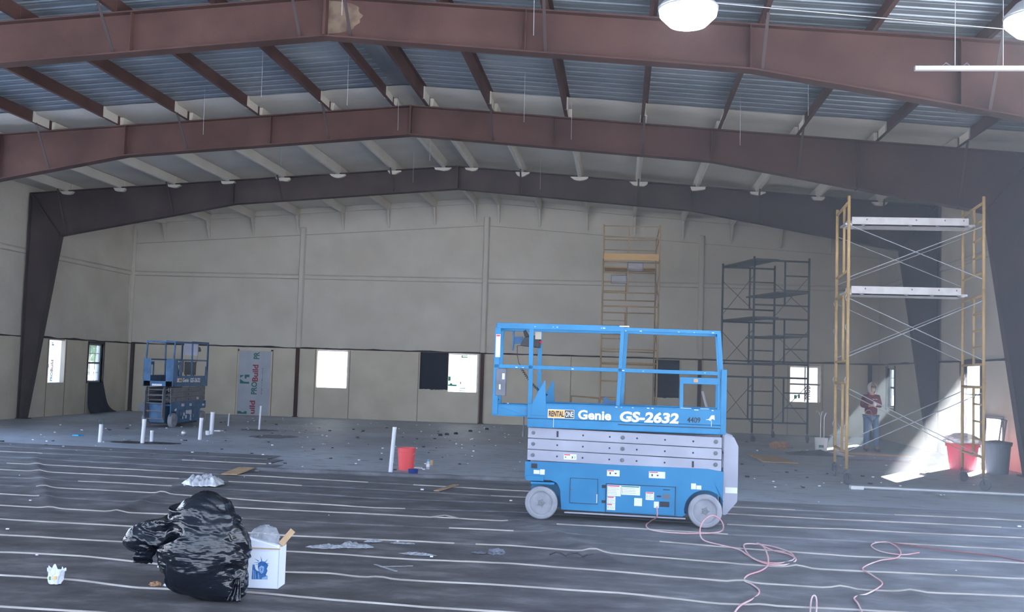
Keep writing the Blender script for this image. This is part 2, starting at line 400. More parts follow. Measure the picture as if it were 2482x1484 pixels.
MB().box(XL, XL+0.13, YB-0.05, YB, ZG, 6.2).box(XL, XL+0.02, YB-0.13, YB, ZG, 6.2).build('corner_foam', 'foam', wb, bevel=0.02)

# windows ---------------------------------------------------------
def membrane_window(idx, axis, c, h, sgn, marks):
    u0, u1, z0, z1 = h
    mb = MB()
    if axis == 'y': mb.face([(u0, c+0.10, z0), (u1, c+0.10, z0), (u1, c+0.10, z1), (u0, c+0.10, z1)])
    else: mb.face([(c+sgn*0.10, u0, z0), (c+sgn*0.10, u1, z0), (c+sgn*0.10, u1, z1), (c+sgn*0.10, u0, z1)])
    o = st(mb.build('window_%d' % idx, 'wrap_dimmed' if axis == 'y' else 'wrap')); o['label'] = 'window opening covered with glowing white house wrap'
    for fn in marks: fn(o)
    return o
def mark_box(u0, u1, z0, z1, m):
    def f(par):
        p = par.data.vertices[0].co
        if abs(par.data.vertices[1].co.y-p.y) < 1e-6: MB().box(u0, u1, p.y-0.012, p.y-0.008, z0, z1).build('print', m, par)
        else:
            s = 1 if p.x < 0 else -1
            MB().box(p.x+s*0.008, p.x+s*0.012, u0, u1, z0, z1).build('print', m, par)
    return f
LX = XL-0.10+0.012
def t_left(s, y0, z0, length, h_, m):   # text climbing the left wall
    return lambda par: text(s, (LX, y0, z0), (0, 0, 1), (0, -1, 0), length, h_, m, par, 'print', bold=0.02)
# left wall window 1: logo and PROBuild running upwards
membrane_window(1, 'x', XL, W1, -1, [t_left('PRO', 29.52, 1.02, 0.27, 0.14, 'wrapgreen'), t_left('Build', 29.52, 1.31, 0.34, 0.14, 'wrapred'),
    t_left('P', 29.50, 2.08, 0.10, 0.12, 'wrapgreen'), mark_box(29.10, 29.16, 1.30, 1.44, 'wrapgreen'), mark_box(29.16, 29.24, 1.32, 1.36, 'wrapgreen'), mark_box(29.10, 29.28, 1.50, 1.53, 'wrapgreen'), mark_box(29.25, 29.28, 1.42, 1.53, 'wrapgreen')])
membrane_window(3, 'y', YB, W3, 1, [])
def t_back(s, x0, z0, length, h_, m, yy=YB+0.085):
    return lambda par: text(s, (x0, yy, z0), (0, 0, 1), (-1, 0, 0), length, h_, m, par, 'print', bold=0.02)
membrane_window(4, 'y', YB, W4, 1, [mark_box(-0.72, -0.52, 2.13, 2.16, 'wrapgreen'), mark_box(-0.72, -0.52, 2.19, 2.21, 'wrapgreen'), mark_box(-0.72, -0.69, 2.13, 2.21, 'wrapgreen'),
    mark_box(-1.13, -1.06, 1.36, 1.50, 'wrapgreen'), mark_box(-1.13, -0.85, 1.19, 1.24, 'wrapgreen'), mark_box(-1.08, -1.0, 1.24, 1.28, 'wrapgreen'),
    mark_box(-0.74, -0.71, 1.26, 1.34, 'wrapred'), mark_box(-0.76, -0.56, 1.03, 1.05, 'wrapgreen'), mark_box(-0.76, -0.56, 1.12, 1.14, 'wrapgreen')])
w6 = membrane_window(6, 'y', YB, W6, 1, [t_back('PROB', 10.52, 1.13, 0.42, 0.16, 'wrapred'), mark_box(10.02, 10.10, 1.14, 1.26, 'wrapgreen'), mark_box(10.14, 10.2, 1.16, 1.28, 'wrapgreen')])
MB().box(9.87, 10.81, YB+0.04, YB+0.08, 1.58, 1.63).box(10.33, 10.36, YB+0.04, YB+0.08, 1.05, 2.17).build('muntin', 'vinyl', w6)

def sash_window(idx, c, h, sgn):
    y0, y1, z0, z1 = h; x0, x1 = c+sgn*0.06, c+sgn*0.11
    mb = MB(); f = 0.05
    for a, b, p, q in ((y0, y0+f, z0, z1), (y1-f, y1, z0, z1), (y0, y1, z0, z0+f), (y0, y1, z1-f, z1)): mb.box(min(x0, x1), max(x0, x1), a, b, p, q)
    o = st(mb.build('window_%d' % idx, 'vinyl'))
    zm = (z0+z1)/2
    s = MB()
    s.box(min(x0, x1)+0.005, max(x0, x1)-0.005, y0+f, y1-f, zm-0.03, zm+0.03)
    s.build('meeting_rail', 'vinyl', o)
    g = MB(); xm = (x0+x1)/2
    for zz in ((z0+zm)/2, (zm+z1)/2): g.box(xm-0.008, xm+0.008, y0+f, y1-f, zz-0.008, zz+0.008)
    for yy in (y0+(y1-y0)/3, y0+2*(y1-y0)/3): g.box(xm-0.008, xm+0.008, yy-0.008, yy+0.008, z0+f, z1-f)
    g.build('muntin', 'vinyl', o)
    MB().box(xm-0.003, xm+0.003, y0+f, y1-f, z0+f, z1-f).build('pane', 'glass', o)
    return o
w2 = sash_window(2, XL, W2, -1)
w7 = sash_window(7, XR, W7, 1)
# dark bucks round the sash window on the left
MB().box(XL-0.05, XL+0.05, 31.27, 31.33, 0.95, 2.26).box(XL-0.05, XL+0.05, 32.27, 32.33, 0.95, 2.26).box(XL-0.05, XL+0.05, 31.27, 32.33, 2.20, 2.27).build('trim_1', 'steel_dark', kind='structure')
MB().box(XR-0.05, XR+0.05, 32.85, 32.95, 0.9, 2.24).box(XR-0.05, XR+0.05, 31.85, 31.95, 0.9, 2.24).build('trim_2', 'steel_dark', kind='structure')
# right-hand open doorway
dr = MB().box(XR-0.04, XR+0.10, 24.43, 24.55, 0, 2.28).box(XR-0.04, XR+0.10, 25.85, 25.97, 0, 2.28).box(XR-0.04, XR+0.10, 24.43, 25.97, 2.22, 2.30).build('door_1', 'steel_dark')
st(dr)
MB().box(XR+0.04, XR+0.07, 24.55, 25.85, 1.50, 1.54).build('cross_bar', 'steel_dark', dr)

# ------------------------------------------------------------------ roof
def roof_half(sg, idx):
    e = -XL+0.2 if sg < 0 else XR+0.2
    skies = []
    mb = MB(); y = Y0; pitch = 0.305
    xs = sorted(set([0.0, e] + [s for q in skies for s in q[:2]]))
    while y < 20.9:
        prof = [(y, 0), (y+0.05, 0), (y+0.068, 0.032), (y+0.098, 0.032), (y+0.116, 0), (y+0.19, 0), (y+0.196, 0.006), (y+0.206, 0.006), (y+0.212, 0), (y+pitch, 0)]
        for x0, x1 in zip(xs, xs[1:]):
            if any(q[0] <= (x0+x1)/2 <= q[1] and q[2] <= y+pitch/2 <= q[3] for q in skies): continue
            for (ya, ha), (yb, hb) in zip(prof, prof[1:]):
                mb.face([(sg*x0, ya, zr(x0)+ha), (sg*x1, ya, zr(x1)+ha), (sg*x1, yb, zr(x1)+hb), (sg*x0, yb, zr(x0)+hb)])
        y += pitch
    for x0, x1 in zip(xs, xs[1:]):
        mb.face([(sg*x0, y, zr(x0)), (sg*x1, y, zr(x1)), (sg*x1, YB+0.2, zr(x1)), (sg*x0, YB+0.2, zr(x0))])
    o = st(mb.build('ceiling' if idx == 1 else 'ceiling.001', 'galv'))
    # sprayed foam lining of the two far bays, its front edge thin and uneven
    fm = MB(); N = 60
    def fn(a, b):
        x = a*e; yy = 20.55+0.10*fbm((x*0.6, 2, 0)) if b == 0 else 20.7+(YB-20.7)*(max(0, b-0.02)/0.98)
        t = 0.012 if b == 0 else 0.05+0.012*fbm((x*1.2, yy*1.2, 4))
        return (sg*x, yy, zr(x)-t)
    fm.grid(50, 50, fn); fm.build('foam_lining', 'foam', o, smooth=True)
    for k, q in enumerate(skies):
        s = MB().face([(q[0], q[2], zr(q[0])+0.02), (q[1], q[2], zr(q[1])+0.02), (q[1], q[3], zr(q[1])+0.02), (q[0], q[3], zr(q[0])+0.02)])
        s.build('skylight_panel', 'wrap', o, label='bright translucent roof panel')
    return o
cl = roof_half(-1, 1); cr_ = roof_half(1, 2)
MB().prism([(-0.25, zr(0.25)-0.002), (0, zr(0)-0.002), (0.25, zr(0.25)-0.002), (0.25, zr(0.25)+0.05), (0, zr(0)+0.06), (-0.25, zr(0.25)+0.05)], 'y', Y0, YB+0.2).build('ridge_cap', 'galv', cl)

# ------------------------------------------------------------------ rigid frames
ordn = {14.92: 'nearest', 21.29: 'middle', 27.65: 'farthest', 8.55: 'overhead'}
def rigid_frame(y):
    dark = y > 25
    t = empty('rigid_frame', (0, y, 0), {14.92: 'nearest tapered red-brown steel frame spanning the hall, cut by the top of the photo',
        21.29: 'middle tapered red-brown steel frame, bare roof sheets before it and foamed roof behind',
        27.65: 'farthest tapered dark steel frame with white foam blotches along its top'}.get(y, 'tapered steel frame'), 'steel frame')
    m = 'steel_dark' if dark else 'steel'
    def tb(x): return ZT-abs(x)*SL
    for sg, xo, xk, zk, xi, xh in ((-1, 12.14, 11.20, 5.13, 11.94, 6.2), (1, 12.53, 11.58, 5.13, 12.33, 6.25)):
        tf = 0.022; fwid = 0.125
        web = [(sg*xk, zk), (sg*xh, 6.10), (0, 6.60), (0, tb(0)), (sg*xo, tb(xo))]
        b = MB().prism(web, 'y', -0.006, 0.006)
        b.prism([(0, tb(0)), (sg*xo, tb(xo)), (sg*xo, tb(xo)-tf), (0, tb(0)-tf)], 'y', -fwid, fwid)
        b.prism([(sg*xk, zk), (sg*xh, 6.10), (sg*xh, 6.10+tf), (sg*xk, zk+tf)], 'y', -fwid, fwid)
        b.prism([(sg*xh, 6.10), (0, 6.60), (0, 6.60+tf), (sg*xh, 6.10+tf)], 'y', -fwid, fwid)
        r = b.build('rafter', m, t)
        # stiffener plates on the web
        s = MB(); s.prism([(0, 6.61), (sg*0.02, 6.61), (sg*0.02, tb(0)-tf), (0, tb(0)-tf)], 'y', -fwid, fwid)
        s.build('stiffener', m, r); s = MB()
        s.prism([(sg*xk, zk), (sg*(xk-0.03), zk), (sg*(xo-0.05), tb(xo)-0.02), (sg*xo, tb(xo)-0.02)], 'y', -fwid, fwid)
        s.build('stiffener', m, r)
        for x in ((6.22,) if dark else (3.0, 6.22, 9.1)):
            zb_ = 6.60-(0.5/6.2)*x if x < 6.25 else 6.1-(x-6.2)*(0.97/5.0)
            s = MB(); s.box(min(sg*x, sg*(x+0.01)), max(sg*x, sg*(x+0.01)), -fwid+0.01, fwid-0.01, zb_+0.02, tb(x)-0.02).build('stiffener', m, r)
        c = MB().prism([(sg*xo, 0), (sg*xi, 0), (sg*xk, zk), (sg*xo, tb(xo))], 'y', -0.006, 0.006)
        c.box(min(sg*xo, sg*(xo-tf)), max(sg*xo, sg*(xo-tf)), -fwid, fwid, 0, tb(xo)-tf)
        c.prism([(sg*xi, 0), (sg*xk, zk), (sg*(xk+tf), zk), (sg*(xi+tf), 0)], 'y', -fwid, fwid)
        c.box(sg*(xo+xi)/2-0.2, sg*(xo+xi)/2+0.2, -0.14, 0.14, 0, 0.02)
        c.build('column', m, t)
        # flange braces on the near side
        for k, x in enumerate(PX):
            if k % 2 == (0 if y > 20 else 1): continue
            zb_ = 6.62-(0.5/6.2)*x if x < 6.2 else 6.12-(x-6.2)*(0.97/5.0)
            MB().beam((sg*x, -0.62, tb(x)+0.04), (sg*x, -0.03, zb_+0.03), 0.045, 0.012).build('flange_brace', 'steel_dark', t)
        if dark:   # overspray where foamed purlins cross
            for k, x in enumerate(PX):
                z = tb(x)-0.03
                q = MB(); rx, rz = 0.20+0.08*fbm((x, 1, sg)), 0.09+0.04*fbm((x, 5, sg))
                ring = [(sg*x+rx*math.cos(a)*(1+0.3*fbm((math.cos(a), math.sin(a), x))), -0.128, z+rz*math.sin(a)*(1+0.4*fbm((a, 1, x))) - abs(sg*x+rx*math.cos(a))*0) for a in [PI+PI*j/10 for j in range(11)]]
                ring = [(px_, py_, min(pz_, tb(px_)-0.002)) for px_, py_, pz_ in ring]
                q.prism([(a, c_) for a, b_, c_ in ring], 'y', -0.130, -0.02).build('foam_overspray', 'foam', t)
    if not dark:
        pl = MB(); N = 26     # patch of foam spray at the ridge plate of the near frame
        if y < 16:
            pts = [(0.03, 6.64), (0.03, 7.18)]+[(0.05+0.50*math.cos(a)*(1+0.22*fbm((math.cos(a)*2, math.sin(a)*2, 1))), 6.92+0.25*math.sin(a)) for a in [PI/2-PI*i/N for i in range(N+1)]]
            pl.prism(pts, 'y', -0.011, -0.005).build('foam_overspray', mat('overspray_tan', (0.060, 0.030, 0.026), 0.9, col2=(0.17, 0.125, 0.095), nscale=3.5, nlo=0.3, nhi=0.6), t)
    return t
for y in FR: rigid_frame(y)

# foam smears left on the wall beside the columns is part of the wall; purlins
bays = [(8.55, 14.92, 'bay before the nearest frame', False), (14.92, 21.29, 'bay behind the nearest frame', False),
        (21.29, 27.65, 'bay behind the middle frame', True), (27.65, YB, 'bay against the back wall', True)]
nth = ['first', 'second', 'third', 'fourth', 'fifth', 'sixth', 'seventh', 'eighth']
for bi, (ya, yb, bn, foamed) in enumerate(bays):
    for sg in (-1, 1):
        for k, x in enumerate(PX):
            z = ZT-x*SL+0.001; X = sg*x
            side = 'left' if sg < 0 else 'right'
            if foamed:
                mb = MB()
                y1_ = yb-(0.12 if yb > 30 else 0.0)
                mb.prism([(X-0.055, z-0.015), (X-0.03, z-0.035), (X+0.03, z-0.035), (X+0.055, z-0.015), (X+0.075, z+PD-0.055), (X-0.075, z+PD-0.055)], 'y', ya+0.01, y1_-0.01)
                o = mb.build('roof_purlin', 'foam', bevel=0.02)
                tag(o, 'cream foamed roof purlin, %s %s of the ridge, %s' % (nth[k], side, bn), 'purlin', 'foam-coated purlins in the ' + bn)
            else:
                mb = MB(); t_ = 0.006; s2 = -sg
                mb.box(X-t_/2, X+t_/2, ya+0.005, yb-0.005, z, z+PD-0.003)
                mb.box(min(X, X+s2*0.065), max(X, X+s2*0.065), ya+0.005, yb-0.005, z, z+t_)
                mb.box(min(X, X-s2*0.065), max(X, X-s2*0.065), ya+0.005, yb-0.005, z+PD-0.003-t_, z+PD-0.003)
                o = mb.build('roof_purlin', 'steel')
                tag(o, 'bare red-brown roof purlin, %s %s of ridge, %s' % (nth[k], side, bn), 'purlin', 'bare purlins in the ' + bn)
                if yb > 20:
                    MB().box(X-0.03, X+0.03, yb-0.75, yb-0.69, z, z+PD-0.01).box(X-0.008, X+0.008, yb-0.68, yb-0.12, z+0.01, z+PD-0.01).build('foam_patch', 'foam', o)

# end wall columns
for x, z1, lab in ((-6.22, 6.35, 'steel post on the back wall between the wrap-covered doorway and the blank white window'),
                   (0.0, 6.8, 'steel post under the ridge on the back wall, right of the green-marked window'),
                   (7.02, 6.3, 'steel post on the back wall beside the right-hand black sheet'),
                   (-11.98, 2.3, 'short dark steel post in the left back corner'), (12.32, 2.3, 'short dark steel post in the right back corner')):
    t = empty('wall_post', (x, YB, 0), lab, 'post')
    MB().box(-0.055, 0.055, -0.12, -0.036, 0, ZG-0.02).build('steel_base', 'steel_dark' if abs(x) > 11 else 'steel', t)
    MB().box(-0.09, 0.09, -0.14, -0.036, 0, 0.02).build('base_plate', 'steel_dark', t)
    if z1 > 3:
        MB().prism([(-0.11, 0), (-0.065, -0.11), (0.065, -0.11), (0.11, 0)], 'z', ZG, z1).build('foam_casing', 'foam', t, bevel=0.02)

# doorway closed by printed wrap on the back wall
ds = empty('wrapped_doorway', (-8.24, YB-0.032, 0), 'pale blue doorway sheet printed green and red, left on the back wall', 'door sheet')
MB().box(0.0, 1.10, -0.006, 0.0, 0.03, 2.15).build('sheet', 'wrapboard', ds, bevel=0.002)
MB().box(-0.05, 0.0, -0.02, 0.0, 0, 2.20).box(1.10, 1.15, -0.02, 0, 0, 2.20).box(-0.05, 1.15, -0.02, 0, 2.15, 2.20).build('edge_trim', 'foam_low', ds)
M['pgreen'] = mat('print_green', (0.02, 0.16, 0.13), 0.6); M['pred'] = mat('print_red', (0.30, 0.03, 0.05), 0.6)
def dt(s, x, z, L, h_, m): text(s, (x, -0.008, z), (0, 0, 1), (-1, 0, 0), L, h_, m, ds, 'lettering', bold=0.03)
dt('PRO', 0.66, 0.70, 0.42, 0.20, 'pgreen'); dt('Build', 0.68, 1.13, 0.56, 0.20, 'pred')
dt('PR', 0.70, 1.88, 0.24, 0.20, 'pgreen'); dt('uild', 0.62, 0.05, 0.44, 0.19, 'pred')
lg = MB()
lg.prism([(0.06, 1.05), (0.38, 1.05), (0.38, 1.11), (0.20, 1.11), (0.06, 1.20)], 'y', -0.010, -0.007).prism([(0.06, 1.33), (0.06, 1.24), (0.20, 1.33)], 'y', -0.010, -0.007)
lg.prism([(0.22, 1.22), (0.28, 1.22), (0.28, 1.27), (0.38, 1.27), (0.38, 1.35), (0.22, 1.35)], 'y', -0.010, -0.007)
lg.prism([(0.02, 0.04), (0.34, 0.04), (0.34, 0.13), (0.28, 0.13), (0.2, 0.08), (0.12, 0.13), (0.02, 0.13)], 'y', -0.010, -0.007)
lg.build('logo', 'pgreen', ds)
text('PROBuild', (0.84, -0.008, 0.72), (0, 0, 1), (-1, 0, 0), 0.86, 0.03, 'pgreen', ds, 'small_lettering')

# black sheets on the back wall
def black_sheet(x0, x1, z0, z1, lab):
    def fn(a, b):
        x = x0+(x1-x0)*a; z = z0+(z1-z0)*b
        if b == 0: z += 0.03*fbm((x*7, 0, z0))
        return (x, YB-0.045-0.008*abs(fbm((x*3, z*2, 1))), z)
    o = MB().grid(24, 16, fn).build('black_sheet', 'cloth', smooth=True, solid=0.006)
    return tag(o, lab, 'sheet')
black_sheet(*B4, 'black fabric sheet on the back wall, left of the green-marked window')
black_sheet(*B5, 'black fabric sheet on the back wall behind the blue lift')
# black cloth hanging under the sash window to the floor
def fn(a, b):
    z = 0.985*(1-b); y = 31.36+a*(0.93+0.45*b+0.40*b**6) ; x = XL+0.07+0.03*math.sin(a*9+b)*b+0.10*b**8
    return (x, y, max(z, 0.012))
tag(MB().grid(30, 24, fn).build('black_cloth', 'cloth', smooth=True, solid=0.008), 'black cloth hanging from the sash window to the floor by the left wall', 'cloth')

# ------------------------------------------------------------------ underlay courses on the floor
def interp(pts, x):
    if x <= pts[0][0]: p, q = pts[0], pts[1]
    elif x >= pts[-1][0]: p, q = pts[-2], pts[-1]
    else:
        for p, q in zip(pts, pts[1:]):
            if p[0] <= x <= q[0]: break
    if x < pts[0][0] or x > pts[-1][0]:
        return (pts[0][1]-0.035*(x-pts[0][0])) if x < pts[0][0] else (pts[-1][1]-0.035*(x-pts[-1][0]))
    return p[1]+(q[1]-p[1])*(x-p[0])/(q[0]-p[0])
EDGE = [
 [(-1, 6.12), (3, 5.9)], [(0.33, 6.84), (0.75, 6.83), (3, 6.7)],
 [(-0.28, 7.81), (0.35, 7.78), (0.91, 7.64), (1.76, 7.68), (2.42, 7.59), (3.11, 7.52), (6, 7.4)],
 [(-0.83, 8.69), (-0.09, 8.72), (0.68, 8.54), (1.75, 8.49), (2.16, 8.53), (2.53, 8.42), (3.68, 8.39), (4.53, 8.33), (5.27, 8.16), (6.23, 8.20)],
 [(-1.36, 9.54), (-0.1, 9.49), (1.44, 9.41), (2.69, 9.33), (3.57, 9.37), (4.52, 9.2), (5.56, 9.04), (6.56, 8.99), (7.82, 9.03)],
 [(-1.92, 10.44), (-0.55, 10.4), (1.24, 10.28), (2.49, 10.3), (3.47, 10.33), (4.52, 10.14), (5.66, 9.91), (6.74, 9.84), (8.15, 9.88)],
 [(-2.52, 11.4), (-0.75, 11.29), (0.26, 11.28), (1.85, 11.25), (3.38, 11.25), (3.74, 11.38), (4.52, 11.15), (5.76, 10.83), (6.85, 10.66), (8.45, 10.74)],
 [(-3.0, 12.30), (0, 12.10), (2.2, 12.04), (3.2, 12.0), (6.0, 11.75), (9, 11.6)],
 [(-3.65, 13.19), (-1.49, 13.09), (0.14, 12.76), (1.56, 12.62), (3.21, 12.80), (6.14, 12.52), (9.1, 12.55)],
 [(-4, 14.05), (-1.07, 13.84), (1.3, 13.56), (3.13, 13.62), (7, 13.45), (9, 13.4)],
 [(-5.2, 15.0), (-2.3, 14.8), (1, 14.5), (3, 14.35), (8, 14.2)],
 [(-6, 15.95), (-2.35, 15.7), (0, 15.45), (3, 15.10), (8, 15.0)],
 [(-6, 16.9), (-1.3, 16.30), (3.0, 16.34), (8, 16.0)],
 [(-7, 17.85), (-1.5, 17.5)], [(-7, 18.8), (-1.5, 18.4)], [(-7.5, 19.7), (-1.8, 19.2)]]
CREASE = []
for a_, b_, h_ in (((1325, 1285), (1500, 1372), 0.035), ((250, 1258), (470, 1168), 0.03), ((560, 1262), (640, 1300), 0.02), ((1880, 1355), (2140, 1478), 0.025), ((1760, 1370), (1850, 1480), 0.02), ((900, 1400), (1010, 1460), 0.02), ((80, 1100), (130, 1260), 0.025), ((1180, 1250), (1330, 1285), 0.03), ((2180, 1420), (2300, 1500), 0.02)):
    p_, q_ = fl(*a_), fl(*b_); CREASE.append((p_.x, p_.y, q_.x, q_.y, h_))
for k in range(len(EDGE)-1):
    far = k >= 12
    xa, xb = (XL+0.1, -1.2+0.3*(k-12)*-1) if far else (XL+0.1, 12.3 if k < 11 else 6.5-(k-11)*1.5)
    if not far and k == 11: xb = 5.5
    n = int((xb-xa)/0.07); JN = 14
    e0, e1 = EDGE[k], EDGE[k+1]
    def y_a(x): return interp(e0, x)+0.018*fbm((x*0.9, k*3.3, 0))
    def y_b(x): return interp(e1, x)+0.018*fbm((x*0.9, (k+1)*3.3, 0))
    def hz(x, y):
        h = 0.010*max(0, fbm((x*0.8, y*1.4, 2.2)))
        for ax_, ay_, bx_, by_, hh in CREASE:
            dx, dy = bx_-ax_, by_-ay_; L2 = dx*dx+dy*dy; t_ = max(0, min(1, ((x-ax_)*dx+(y-ay_)*dy)/L2))
            d2 = (x-ax_-t_*dx)**2+(y-ay_-t_*dy)**2
            if d2 < 0.09: h += hh*math.exp(-d2/0.006)*min(1, 5*t_+0.2, 5*(1-t_)+0.2)
        return h
    mb = MB(); prev = None; ed = MB(); pe = None; EDP = []
    for i in range(n+1):
        x = xa+(xb-xa)*i/n; ya, yb = y_a(x), y_b(x)
        row = []
        for j in range(JN+1):
            b = j/JN; yy = ya+(yb+0.05-ya)*b
            row.append(mb.bm.verts.new((x, yy, 0.014-0.010*b+(hz(x, yy) if j < JN else max(0, hz(x, yy)-0.004)))))
        lo = mb.bm.verts.new((x, ya-0.002, 0.003+max(0, hz(x, ya)-0.004)))
        row = [lo]+row
        if prev:
            for j in range(JN+1): mb.bm.faces.new((prev[j], row[j], row[j+1], prev[j+1]))
        prev = row
        # white woven edge with bare gaps in the dusty far courses
        thr = -1 if k < 6 else (-0.25 if k < 8 else (-0.05 if k < 11 else 0.0))
        vis = fbm((x*0.35, k*7.7, 0), 2) > thr and not (k == 5 and 2.93 < x < 3.08)
        wd = 0.010*(1+0.5*fbm((x*0.7, k, 5)))
        z = 0.0155+hz(x, ya)
        if vis:
            q = [ed.bm.verts.new(v_) for v_ in ((x, ya-0.004, z-0.008), (x, ya-0.004, z+0.004), (x, ya+wd, z+0.004), (x, ya+wd, z-0.004))]
            if pe:
                for j in range(3): ed.bm.faces.new((pe[j], q[j], q[j+1], pe[j+1]))
            pe = q
        else:
            if pe and len(ed.bm.faces): EDP.append(ed); ed = MB()
            pe = None
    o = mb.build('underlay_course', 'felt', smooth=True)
    lab = 'black floor underlay course, %s strip counted from the camera%s' % (
        ['first', 'second', 'third', 'fourth', 'fifth', 'sixth', 'seventh', 'eighth', 'ninth', 'tenth', 'eleventh', 'twelfth', 'thirteenth', 'fourteenth', 'fifteenth'][k],
        ', only on the left' if far else ', with a white front edge')
    tag(o, lab, 'floor underlay', 'black underlay strips on the floor')
    if len(ed.bm.faces): EDP.append(ed)
    for ed in EDP: ed.build('white_edge', 'cord', o, label='white woven edge')
# rolled dark edge where the underlay stops
a, b = fl(590, 1142), fl(1285, 1170)
tag(MB().tube([a.lerp(b, i/30)+V((0, 0.05*fbm((i*0.4, 0, 0)), 0.028+0.012*fbm((i*0.3, 3, 0)))) for i in range(31)], [0.045+0.012*fbm((i*0.5, 1, 1)) for i in range(31)], 8)
    .build('folded_underlay_edge', 'felt', smooth=True), 'long dark folded underlay edge on the floor before the red bucket', 'underlay fold')


